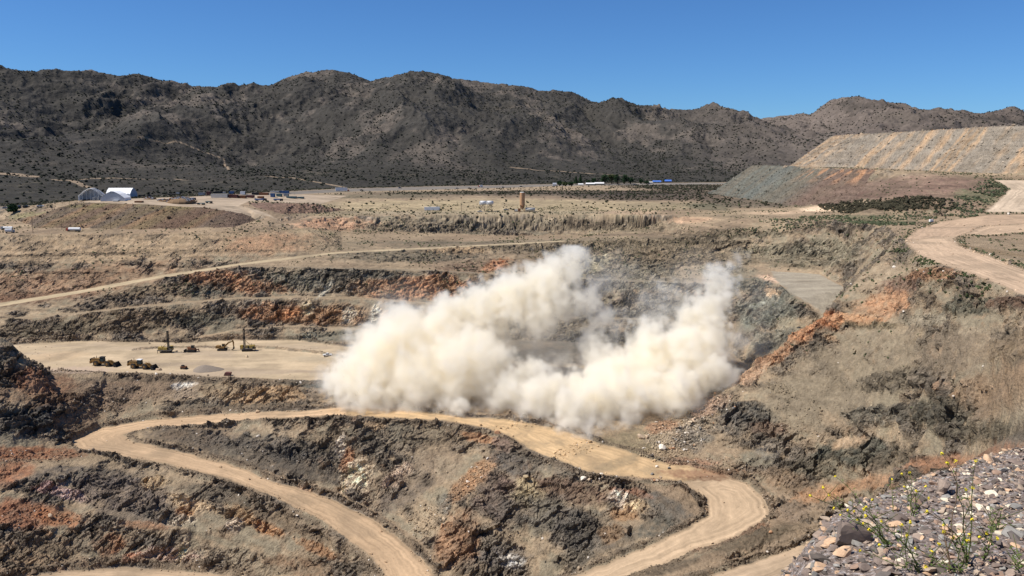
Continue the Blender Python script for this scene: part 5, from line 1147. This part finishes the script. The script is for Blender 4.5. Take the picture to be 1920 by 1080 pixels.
# ------------------------------------------------------------------ right rim: light tower, cone, marker
p = at(1746, 417, 400); t = thing('light_tower', 'white trailer with a thin mast at the edge of the haul road junction', 'light tower', p, .2)
MB().box(-1.5, 1.2, -.8, .8, .6, 2.2, .15, .1).build('housing', MWH, t); MB().box(-1.6, 1.6, -.7, .7, .4, .6).build('chassis', MBLK, t)
MB().tube((1.7, 0, .3), (1.7, 0, 5.4), .12, n=6).box(1.4, 2.0, -.3, .3, 5.2, 5.7).build('mast', MSTEEL, t); [MB().tube((x, -.9, .4), (x, .9, .4), .4, n=12).build('wheel', MTYRE, t) for x in (-.6, .4)]
p = at(1773, 411, 400); t = thing('warning_sign', 'small rusty sign on a post beside the haul road junction', 'sign', p)
MB().tube((0, 0, -.1), (0, 0, 2.2), .08, n=6).build('post', MSTEEL, t); MB().box(-.55, .55, -.1, -.04, 1.1, 1.9).build('board', MMAR, t)
p = at(1820, 438, 400); t = thing('marker_post', 'thin marker post inside the haul road bend', 'post', p)
MB().tube((0, 0, -.1), (0, 0, 1.9), .07, n=6).build('post', MBLK, t); MB().box(-.15, .15, -.1, -.05, 1.5, 1.9).build('reflector', MORG, t)
print('objects %.1f' % (time.time()-T0))
# ------------------------------------------------------------------ stones: angular shapes cut by random planes
def ico(sub):
    bm = bmesh.new(); bmesh.ops.create_icosphere(bm, subdivisions=sub, radius=1.0); v = np.array([q.co[:] for q in bm.verts]); f = np.array([[q.index for q in p.verts] for p in bm.faces]); bm.free(); return v, f
def stone(seed, sub, flat=1.0, cuts=9):
    r_ = np.random.default_rng(seed); v, f = ico(sub); v = v*np.array([1.0, r_.uniform(.6, .95), r_.uniform(.45, .75)*flat])*1.15
    for _ in range(cuts):
        n_ = r_.normal(size=3); n_ /= np.linalg.norm(n_); h = r_.uniform(.42, .72)*np.abs(n_*np.array([1, .8, .6*flat])).sum()*.9
        d = v@n_ - h; v = np.where((d > 0)[:, None], v - d[:, None]*n_, v)
    return v, f
def scatter(name, P, R, C, shapes, mat, sink=.25, kind='stuff', flat=False):
    """one mesh of many small stones or bushes, each turned and scaled its own way"""
    rg_ = np.random.default_rng(len(P)); allv, allf, allc = [], [], []; off = 0; sh = rg_.integers(0, len(shapes), len(P))
    for k, (v, f) in enumerate(shapes):
        m = sh == k; n = int(m.sum())
        if not n: continue
        a = rg_.uniform(0, 6.283, n); tl = rg_.normal(0, .25, (n, 2)); ca, sa = np.cos(a), np.sin(a)
        V = v[None]*R[m][:, None, None]*rg_.uniform(.8, 1.2, (n, 1, 3))
        x_ = V[..., 0]*ca[:, None] - V[..., 1]*sa[:, None]; y_ = V[..., 0]*sa[:, None] + V[..., 1]*ca[:, None]; z_ = V[..., 2] + x_*tl[:, :1] + y_*tl[:, 1:] + R[m][:, None]*sink
        V = np.stack([x_, y_, z_], -1) + P[m][:, None]
        allv.append(V.reshape(-1, 3)); allf.append((f[None] + (np.arange(n)*len(v))[:, None, None] + off).reshape(-1, 3)); allc.append(np.repeat(C[m], len(v), 0)); off += n*len(v)
    V = np.concatenate(allv).astype(np.float32); Fc = np.concatenate(allf).astype(np.int32); Cc = np.concatenate(allc)
    me = bpy.data.meshes.new(name); me.vertices.add(len(V)); me.vertices.foreach_set('co', V.ravel()); me.loops.add(Fc.size); me.loops.foreach_set('vertex_index', Fc.ravel())
    me.polygons.add(len(Fc)); me.polygons.foreach_set('loop_start', np.arange(0, Fc.size, 3, dtype=np.int32)); me.polygons.foreach_set('use_smooth', np.full(len(Fc), flat)); me.update(calc_edges=True)
    c = np.ones((len(V), 4), np.float32); c[:, :3] = Cc; at = me.color_attributes.new('Col', 'FLOAT_COLOR', 'POINT'); at.data.foreach_set('color', c.ravel())
    o = bpy.data.objects.new(name, me); col.objects.link(o); me.materials.append(mat); o['kind'] = kind
    return o
def pick(wgt, n, sl):
    w_ = wgt.ravel().astype(np.float64); cs = np.cumsum(w_); k = np.searchsorted(cs, RNG.random(n)*cs[-1]); k = np.clip(k, 0, w_.size-1)
    j, i = np.unravel_index(k, wgt.shape); j = j + sl.start
    return j, i
dYr = np.gradient(YR)
# broken rock on the berms, at the toes and on the blasted ground
sl = slice(int(np.searchsorted(YR, 255)), int(np.searchsorted(YR, 560)))
ins_ = (np.abs(S) < .75)[None, :]
wg = (np.clip(berm[sl], 0, 1)*2.0 + .10*steep[sl] + .9*sstep(6, 2, OUT[sl])*(OUT[sl] > .4))*ins_
def boost(u, v, ru, rv, amt, rot=0):
    Yh = hitY(u, v); (a, b), g = blob(u, v, Yh, ru, rv, max(25, rv*Yh/F*3), rot); a2, b2 = max(a, sl.start), min(b, sl.stop)
    if a2 < b2: wg[a2-sl.start:b2-sl.start] += amt*(1-sstep(.6, 1.1, np.sqrt(g[a2-a:b2-a])))
for a_ in [(1270, 815, 70, 45, 9, .4), (1230, 860, 50, 30, 5), (1330, 770, 60, 14, 6, .7), (885, 900, 22, 85, 5, -.75), (60, 855, 90, 14, 3), (40, 965, 60, 30, 3), (115, 972, 50, 14, 4), (800, 975, 40, 40, 4), (170, 760, 50, 25, 2.5), (250, 745, 70, 20, 1.2),
           (460, 845, 200, 12, 1.5, -.2), (1150, 855, 50, 14, 4), (1100, 890, 60, 16, 2.5, -.3), (1500, 790, 60, 60, .8, .6), (1850, 760, 70, 60, 1.2), (1460, 730, 30, 14, 3), (1330, 870, 90, 20, 2), (1000, 800, 90, 10, 3, -.2), (960, 1010, 60, 30, 1)]: boost(*a_)
keep_ = wg*0; wg0 = wg.copy(); wg[:] = 0; boost(1080, 842, 70, 14, 1.2, .3); boost(960, 800, 90, 8, .8, .1); spill = wg.copy(); wg = wg0
wg = wg*(ZID[sl] < 0) + spill + .35*((ZID[sl] >= 0) & (ZD[sl] < 1.6))*ins_ + .01*(ZID[sl] >= 0)*ins_
wg = wg*(Y[sl]*dYr[sl, None])
n_ = 26000
j, i = pick(wg, n_, sl); P_ = np.stack([X[j, i], Y[j, i], Z[j, i]], 1) + np.stack([RNG.uniform(-.4, .4, n_), RNG.uniform(-.4, .4, n_), np.zeros(n_)], 1)
R_ = np.minimum(np.exp(RNG.normal(-1.25, .5, n_)), 1.7); C_ = CC[j, i]*RNG.uniform(.75, 1.45, (n_, 1)); wh = RNG.random(n_) < .035; C_[wh] = C_[wh]*.2 + np.array(L3(215, 200, 180))*.8
rk = [stone(s_, 1) for s_ in range(7)]
M_RUB, nt, b = newmat('broken_rock'); a = node(nt, 'ShaderNodeVertexColor', layer_name='Col'); nt.links.new(a.outputs[0], b.inputs['Base Color']); b.inputs['Roughness'].default_value = .92
scatter('rock_rubble', P_, R_, np.clip(C_, .01, .8).astype(np.float32), rk, M_RUB)
# tipped rock on the right dump and the mounds
sl = slice(int(np.searchsorted(YR, 600)), int(np.searchsorted(YR, 1150))); wg = (DUMP[sl]*1.0)*(Y[sl]*dYr[sl, None])*ins_; n_ = 9000
j, i = pick(wg, n_, sl); R_ = np.minimum(np.exp(RNG.normal(-.55, .45, n_)), 2.2)
scatter('dump_rubble', np.stack([X[j, i], Y[j, i], Z[j, i]], 1), R_, np.clip(CC[j, i]*RNG.uniform(.8, 1.4, (n_, 1)), .01, .8).astype(np.float32), rk, M_RUB)

# boulders one can tell apart
MB_ = {k: simple('boulder_'+k, tuple(float(q) for q in L3(*c)), .92, var=.3, sc_=.9) for k, c in dict(tan=(190,160,125), grey=(120,114,106), orange=(190,134,84), pale=(215,200,178), dark=(84,78,74)).items()}
BS = []
for s_ in range(6):
    v, f = stone(50+s_, 2, cuts=12); me = bpy.data.meshes.new('boulder'); me.from_pydata([tuple(q) for q in v], [], [tuple(int(t_) for t_ in q) for q in f]); me.materials.append(MB_['tan']); BS.append(me)
def boulder(p, r, k, label, grp, i, name='boulder', cat='boulder'):
    o = bpy.data.objects.new(name, BS[i % len(BS)]); col.objects.link(o); o.location = p + Vector((0, 0, r*.3)); o.scale = (r, r*.9, r*.85); o.rotation_euler = (.2*math.sin(i*3), .2*math.cos(i*5), i*1.7)
    o.material_slots[0].link = 'OBJECT'; o.material_slots[0].material = MB_[k]; o['label'] = label; o['category'] = cat
    if grp: o['group'] = grp
    return o
for i, (u, v, d, k, l) in enumerate([(1201, 822, 16, 'tan', 'largest tan boulder on the grey rubble right of the dust foot'), (1213, 821, 12, 'tan', 'rounded tan boulder touching the largest one on the grey rubble'), (1243, 842, 20, 'pale', 'long pale slab of rock on the rubble below the blast'), (1221, 856, 9, 'dark', 'dark boulder left of the long pale slab'),
     (1445, 999, 11, 'orange', 'orange boulder at the outer edge of the right hairpin bend'), (94, 969, 12, 'tan', 'flat tan boulder on the orange slope at the lower left'), (484, 819, 7, 'pale', 'small white rock on the dark slope inside the left hairpin'), (1093, 898, 14, 'pale', 'pale boulder on the crest edge of the middle wall'), (1104, 902, 9, 'tan', 'tan boulder right of the pale one on the crest edge'),
     (298, 694, 12, 'tan', 'brown boulder right of the second wheel loader bucket'), (1891, 402, 7, 'pale', 'pale boulder on the bank above the upper haul road'), (933, 812, 11, 'orange', 'rust-orange boulder on the corner of the middle crest'), (174, 745, 10, 'dark', 'dark boulder on the slope below the wheel loaders'), (55, 848, 12, 'orange', 'orange boulder among the rubble left of the hairpin')]):
    p = at(u, v); boulder(p, d*p.y/F*.55, k, l, None, i)
r_ = random.Random(4)
for i in range(46):
    u, v = r_.uniform(1215, 1400), 0; v = 905 - (u-1215)*.9 + r_.uniform(-60, 15); p = at(u, v)
    boulder(p, r_.uniform(4, 9.5)*p.y/F*.5, r_.choice(['tan', 'tan', 'grey', 'orange', 'pale', 'grey']), 'angular boulder lying in the blast rubble right of the dust', 'boulders in the blast rubble', i)

# ------------------------------------------------------------------ scrub: uncountable small desert bushes
def bush(seed):
    r_ = np.random.default_rng(seed); v, f = ico(1); v = v*(1 + r_.uniform(-.38, .38, (len(v), 1))); v[:, 2] = v[:, 2]*.72 + .35; return v, f
bsh = [bush(s_) for s_ in range(6)]
M_SCR, nt, b = newmat('scrub_leaves'); a = node(nt, 'ShaderNodeVertexColor', layer_name='Col'); nt.links.new(a.outputs[0], b.inputs['Base Color']); b.inputs['Roughness'].default_value = .95
def scrub(name, wg, n_, sl, lo, hi, c, var=.35):
    wg = wg*(Y[sl]*dYr[sl, None])*(np.abs(S) < .78)[None, :]; j, i = pick(wg, n_, sl)
    P_ = np.stack([X[j, i], Y[j, i], Z[j, i]], 1); dy = dYr[j]*.5; P_[:, 0] += RNG.uniform(-1, 1, n_)*np.minimum(.4, dy); C_ = np.array(c, np.float32)[None]*RNG.uniform(1-var, 1+var, (n_, 1))
    scatter(name, P_, RNG.uniform(lo, hi, n_)**1.0, C_.astype(np.float32), bsh, M_SCR, sink=0)
sl = slice(int(np.searchsorted(YR, 1050)), int(np.searchsorted(YR, 4000)))
cl = sstep(-.25, .35, fbm(X[sl]/300, Y[sl]/300, 0*X[sl], 3)); tt = T2[sl]
scrub('mountain_scrub', (MT[sl] > 0)*(tt > -.6)*(tt < 1.1)*(.3+cl), 22000, sl, 1.3, 3.4, (.030, .032, .022))
scrub('fan_scrub', (MT[sl] > 0)*(tt < .2)*(.3+cl), 7000, sl, .6, 1.5, (.034, .036, .024))
sl = slice(int(np.searchsorted(YR, 790)), int(np.searchsorted(YR, 1900)))
x, y = X[sl], Y[sl]
pl = (MT[sl] <= 0)*(ZID[sl] < 0)*(~DUMP[sl])*(Z[sl] > -62)*(Z[sl] < -25)
dk = sstep(.14, .06, CC[sl][..., 1])
scrub('plain_scrub', pl*(.10 + 1.0*dk + .15*sstep(0, .3, fbm(x/60, y/120, 0*x, 3))), 9000, sl, .7, 1.7, (.035, .036, .02))
sl = slice(int(np.searchsorted(YR, 600)), int(np.searchsorted(YR, 900))); x, y = X[sl], Y[sl]
sl = slice(int(np.searchsorted(YR, 300)), int(np.searchsorted(YR, 900))); x, y, z = X[sl], Y[sl], Z[sl]
hg = (z > -100)*(ZID[sl] < 0)*(~DUMP[sl])*(x > -1e9)
gm = sstep(.0, .35, fbm(x/30, y/40, z/30+3, 3))
scrub('rim_scrub', hg*(.12 + 1.2*gm + 3*sstep(8, 1, OUT[sl])*(x > 120)*(OUT[sl] > 1)), 7000, sl, .28, .85, (.075, .082, .04), .45)
def greens(n_, pts, ru, rv, lo, hi, c, name):
    sl = slice(int(np.searchsorted(YR, 300)), int(np.searchsorted(YR, 900))); wg = np.zeros(X[sl].shape)
    for u, v in pts:
        Yh = hitY(u, v); (a, b), g = blob(u, v, Yh, ru, rv, max(30, rv*Yh/F*12)); a2, b2 = max(a, sl.start), min(b, sl.stop); wg[a2-sl.start:b2-sl.start] += (g[a2-a:b2-a] < 1)
    scrub(name, wg*(ZID[sl] < 0), n_, sl, lo, hi, c, .4)
greens(1500, [(1480, 415), (1560, 408), (1620, 412), (1690, 408), (1720, 402), (1590, 418), (1500, 424), (1430, 430), (1650, 420)], 60, 5, .35, .9, (.075, .088, .045), 'green_scrub')
greens(1300, [(1590, 391), (1625, 387), (1660, 384), (1695, 382), (1730, 381), (1755, 381)], 26, 13, .7, 1.7, (.05, .044, .026), 'thick_scrub')
greens(700, [(1850, 360), (1830, 375), (1810, 390), (1860, 350), (1790, 398), (1880, 345)], 22, 10, .4, 1.0, (.075, .085, .045), 'bank_scrub')
greens(500, [(1725, 486), (1745, 492), (1800, 515), (1850, 540), (1700, 470), (1880, 555)], 20, 5, .25, .6, (.06, .075, .03), 'verge_scrub')
print('scatter %.1f' % (time.time()-T0))

# ------------------------------------------------------------------ the stony lip beside the viewer
def lipz(x, y): return -1.02 - .235*y - .10*np.maximum(0, 2.6-x) + .02*(x-3)
EDGE = np.array([(.5, -.5), (.9, 1.6), (1.22, 3.1), (1.52, 3.95), (1.88, 4.55), (2.05, 4.95), (2.42, 5.3), (2.86, 5.65), (3.4, 6.2), (4.1, 6.85), (4.85, 7.5), (6.0, 8.3), (9.0, 9.6)])
gx_ = np.arange(.2, 8.2, .03); gy_ = np.arange(.6, 10.6, .03); FX, FY = np.meshgrid(gx_, gy_)
fd, _ = edist(EDGE, FX, FY, False); fin = inside(np.vstack([EDGE, [(12, 9.6), (12, -.5)]]), FX, FY)
fd = np.where(fin, fd, -fd) + .10*fbm(FX*2, FY*2, 0*FX, 3)
FZ = lipz(FX, FY) + .045*fbm(FX*1.6, FY*1.6, 0*FX+3, 3) + .028*ridged(FX*5, FY*5, 0*FX+9, 3) + .012*perlin(FX*22, FY*22, 0*FX) - np.where(fd < 0, -fd*1.5, 0) - .10*np.exp(-np.maximum(fd, 0)/.12)
P_ = np.stack([FX, FY, FZ], -1).reshape(-1, 3); nx_, ny_ = len(gx_), len(gy_); keep = (fd > -2.2)
jj, ii = np.nonzero(keep[:-1, :-1]); a = jj*nx_+ii; q = np.stack([a, a+1, a+nx_+1, a+nx_], 1); used, inv = np.unique(q.ravel(), return_inverse=True)
me = bpy.data.meshes.new('lip_ground'); me.from_pydata(P_[used].tolist(), [], inv.reshape(-1, 4).tolist()); me.polygons.foreach_set('use_smooth', [True]*len(me.polygons))
MLIP, nt, b = newmat('stony_soil'); g_ = node(nt, 'ShaderNodeNewGeometry'); n1_ = node(nt, 'ShaderNodeTexNoise', Scale=34.0, Detail=6.0, Roughness=.7); nt.links.new(g_.outputs['Position'], n1_.inputs['Vector'])
vo = node(nt, 'ShaderNodeTexVoronoi', Scale=48.0); nt.links.new(g_.outputs['Position'], vo.inputs['Vector'])
rp = node(nt, 'ShaderNodeValToRGB'); nt.links.new(n1_.outputs[0], rp.inputs[0])
for e_, (ps_, c) in zip([rp.color_ramp.elements[0], rp.color_ramp.elements[1], rp.color_ramp.elements.new(.5)], [(.3, L3(94, 80, 72)), (.72, L3(174, 148, 124)), (.5, L3(130, 110, 96))]): e_.position = ps_; e_.color = [float(t_) for t_ in c] + [1]
mx_ = node(nt, 'ShaderNodeMix', data_type='RGBA', blend_type='MULTIPLY'); mx_.inputs[0].default_value = .6; nt.links.new(rp.outputs[0], mx_.inputs[6]); 
hs = node(nt, 'ShaderNodeMapRange'); nt.links.new(vo.outputs['Color'], hs.inputs[0]); hs.inputs[3].default_value = .5; hs.inputs[4].default_value = 1.5; nt.links.new(hs.outputs[0], mx_.inputs[7]); nt.links.new(mx_.outputs[2], b.inputs['Base Color'])
bp = node(nt, 'ShaderNodeBump', Strength=.9, Distance=.02); nt.links.new(mathn(nt, 'SUBTRACT', n1_.outputs[0], vo.outputs['Distance']), bp.inputs['Height']); nt.links.new(bp.outputs[0], b.inputs['Normal']); b.inputs['Roughness'].default_value = .95
o = bpy.data.objects.new('ground', me); col.objects.link(o); me.materials.append(MLIP); o['kind'] = 'structure'
def lip(x, y):
    i = int(np.clip((x-gx_[0])/.03, 0, nx_-1)); j = int(np.clip((y-gy_[0])/.03, 0, ny_-1)); return float(FZ[j, i])
def lip_at(u, v):
    t = slope(v); s_ = side(u, v)
    for y in np.arange(1.6, 9.5, .03):
        if lip(s_*y, y) >= -t*y: return Vector((s_*y, y, lip(s_*y, y)))
    return Vector((s_*6, 6, lip(s_*6, 6)))
PAL = [(128, 108, 94), (152, 128, 108), (110, 98, 88), (172, 146, 118), (136, 130, 120), (200, 156, 112), (216, 196, 162), (156, 122, 96), (94, 82, 72)]
n_ = 15000; rr_ = np.random.default_rng(3)
px = rr_.uniform(.9, 6.6, n_*2); py = rr_.uniform(2.6, 8.6, n_*2)
jx = np.clip(((px-gx_[0])/.03).astype(int), 0, nx_-1); jy = np.clip(((py-gy_[0])/.03).astype(int), 0, ny_-1); ok = (fd[jy, jx] > -.9); px, py, jx, jy = [q[ok][:n_] for q in (px, py, jx, jy)]; n_ = len(px)
C_ = np.array([L3(*PAL[k]) for k in rr_.choice(len(PAL), n_, p=[.2, .17, .15, .12, .1, .07, .05, .08, .06])], np.float32)*rr_.uniform(.7, 1.2, (n_, 1))
sh = [stone(200+s_, 1, .6) for s_ in range(8)]
scatter('gravel', np.stack([px, py, FZ[jy, jx]], 1), np.minimum(np.exp(rr_.normal(-4.15, .42, n_)), .045), C_.astype(np.float32), sh, M_RUB, sink=.15)
# stones large enough to lift one by one
SM = [simple('stone_%s' % n, tuple(float(t_) for t_ in L3(*c)), .88, var=.28, sc_=2.4) for n, c in zip('abcdefghi', PAL)]
SS = []
for s_ in range(10):
    v, f = stone(300+s_, 3, .55, 14); me = bpy.data.meshes.new('stone'); me.from_pydata([tuple(q) for q in v], [], [tuple(int(t_) for t_ in q) for q in f]); me.materials.append(SM[0]); SS.append(me)
def lipstone(p, r, m, label, grp, i, fz=1.0, tilt=.25):
    o = bpy.data.objects.new('stone', SS[i % len(SS)]); col.objects.link(o); o.location = p + Vector((0, 0, r*.22*fz)); o.scale = (r, r*.85, r*fz); o.rotation_euler = (tilt*math.sin(i*2.3), tilt*math.cos(i*1.3), i*2.1)
    o.material_slots[0].link = 'OBJECT'; o.material_slots[0].material = SM[m]; o['label'] = label; o['category'] = 'stone'
    if grp: o['group'] = grp
for i, (u, v, d, m, fz, l) in enumerate([(1594, 1020, 92, 0, 1.5, 'large grey-purple rock at the lip, left of the flowering stems'), (1540, 1062, 46, 8, 1.2, 'dark rock at the lowest tip of the stony lip'), (1767, 926, 44, 1, 1.7, 'upright pinkish rock on the crest of the lip'), (1858, 932, 34, 6, .8, 'pale cream flat stone right of the upright pinkish rock'),
     (1816, 946, 34, 1, .8, 'flat brown stone left of the cream one'), (1840, 955, 26, 6, .7, 'light flat stone below the cream one'), (1904, 954, 34, 4, .7, 'bluish grey slab at the right picture edge'), (1716, 958, 26, 8, 1.3, 'black upright stone between the flowering stems'), (1846, 925, 14, 7, .9, 'small salmon pebble-like stone above the cream one'),
     (1735, 1000, 26, 2, .9, 'dark grey slab in the middle of the lip'), (1726, 1008, 20, 6, .8, 'cream stone under the dark grey slab'), (1800, 1000, 28, 5, .8, 'orange flat stone among grey gravel'), (1878, 995, 26, 3, .8, 'tan stone near the right picture edge'), (1650, 1040, 34, 3, .9, 'tan block right of the large grey-purple rock'),
     (1690, 1060, 38, 6, .8, 'broad cream stone at the bottom of the picture'), (1620, 1070, 36, 0, .9, 'purple-grey stone below the large rock at the bottom'), (1900, 870, 30, 0, .9, 'purple stone on the crest at the right'), (1880, 885, 26, 4, .8, 'blue-grey stone just below the crest at the right'), (1530, 1078, 30, 5, .9, 'orange-stained stone at the lower left tip of the lip')]):
    p = lip_at(u, v); lipstone(p, d*p.y/F*.55, m, l, None, i, fz)
r_ = random.Random(9); cnt = 0
while cnt < 250:
    u, v = r_.uniform(1480, 1925), r_.uniform(860, 1085); p = lip_at(u, v)
    i_ = int(np.clip((p.x-gx_[0])/.03, 0, nx_-1)); j_ = int(np.clip((p.y-gy_[0])/.03, 0, ny_-1))
    if fd[j_, i_] < -.12: continue
    lipstone(p, r_.uniform(.018, .050)*(1.5 if cnt % 9 == 0 else 1), r_.choice([0, 0, 1, 1, 2, 2, 3, 4, 4, 5, 6, 7, 8]), 'small angular slaty stone lying on the stony lip', 'loose stones on the lip', cnt, r_.uniform(.6, 1.0), .4); cnt += 1

# ------------------------------------------------------------------ yellow-flowered weeds
MST = simple('weed_stem', (.10, .115, .035), .8, var=.3, sc_=20); MDRY = simple('dry_stem', (.13, .085, .05), .9, var=.3, sc_=20); MFLW = simple('yellow_petals', (.85, .68, .04), .6, var=.2, sc_=60); MWL = leafmat('weed_leaves', (.09, .13, .03))
def weed(u, v, tips, label, dry=False, flowers=True, Yo=0.0):
    b_ = lip_at(u, v); t = thing('weed', label, 'wildflower', b_, 0, 'weeds growing on the lip'); r_ = random.Random(int(u*3+v)); lv = MB()
    for (tu, tv) in tips:
        Yt = b_.y + r_.uniform(-.25, .25) + Yo; tp = Vector(PY(tu, tv, Yt)) - b_; n = 9; e = MB(); c1 = Vector((tp.x*.15, tp.y*.2, tp.z*.5)); pts = []
        for k in range(n+1):
            q = k/n; p = c1*2*q*(1-q) + tp*q*q; p += Vector((r_.gauss(0, .006), r_.gauss(0, .006), 0))*(0 < k < n); pts.append(p)
        for k in range(n): e.tube(pts[k], pts[k+1], .0033*(1-.6*k/n), .0033*(1-.6*(k+1)/n), n=5, cap=False)
        for k in range(3, n):
            if r_.random() < .6:
                d = Vector((r_.gauss(0, 1), r_.gauss(0, 1), 1.1)).normalized()*r_.uniform(.04, .13); e.tube(pts[k], pts[k]+d, .0022, .0012, n=4, cap=False)
                if flowers and r_.random() < .3: pts.append(pts[k]+d)
        e.build('stem', MDRY if dry else MST, t)
        for k in range(1, n*3):
            p = pts[min(n, k//3)] + Vector((r_.gauss(0, .01), r_.gauss(0, .01), r_.gauss(0, .02))); q1 = Vector((r_.gauss(0, 1), r_.gauss(0, 1), .6)).normalized()*r_.uniform(.008, .02); q2 = q1.orthogonal().normalized()*.0035; lv.add([p, p+q1*.5+q2, p+q1, p+q1*.5-q2], [(0, 1, 2, 3)])
        if flowers:
            for p in [pts[n]] + pts[n+1:]:
                f = MB()
                for _ in range(14):
                    d = Vector((r_.gauss(0, 1), r_.gauss(0, 1), r_.gauss(.3, 1))).normalized()*r_.uniform(.003, .010); q1 = d.orthogonal().normalized()*.0045; q2 = d.normalized().cross(q1).normalized()*.0045
                    f.add([p+d-q1, p+d+q2, p+d+q1, p+d-q2], [(0, 1, 2, 3)])
                f.build('flower', MFLW, t)
    lv.build('leaves', MWL if not dry else MDRY, t)
weed(1665, 1030, [(1519, 930), (1554, 928), (1566, 893), (1563, 953), (1576, 966)], 'flowering weed leaning left out over the pit with five yellow heads')
weed(1675, 972, [(1672, 899)], 'single straight stem with one yellow head')
weed(1712, 972, [(1696, 913), (1718, 921), (1706, 886)], 'weed with three yellow heads standing right of the single stem')
weed(1780, 1078, [(1792, 865), (1770, 985)], 'tall brown dry stem rising before the upright pinkish rock', True)
weed(1724, 1078, [(1623, 967), (1652, 978), (1649, 1022), (1613, 1032)], 'low flowering weed with green stems at the bottom of the lip')
weed(1812, 1060, [(1830, 865), (1776, 868), (1738, 959), (1769, 997)], 'widest flowering weed with pale upper stem at the crest')
weed(1860, 1000, [(1856, 950), (1884, 965), (1905, 985)], 'leafy green weed at the right picture edge', False, False)
weed(1800, 1085, [(1815, 1013), (1787, 1008), (1716, 1028), (1735, 1063)], 'short weed with yellow heads low among the stones')
weed(1905, 1082, [(1901, 1035), (1913, 1045)], 'small green weed in the bottom right corner', False, False)
weed(1845, 1050, [(1825, 1063), (1850, 1000), (1870, 1010)], 'bushy green weed between stones near the right corner')
print('lip %.1f' % (time.time()-T0))
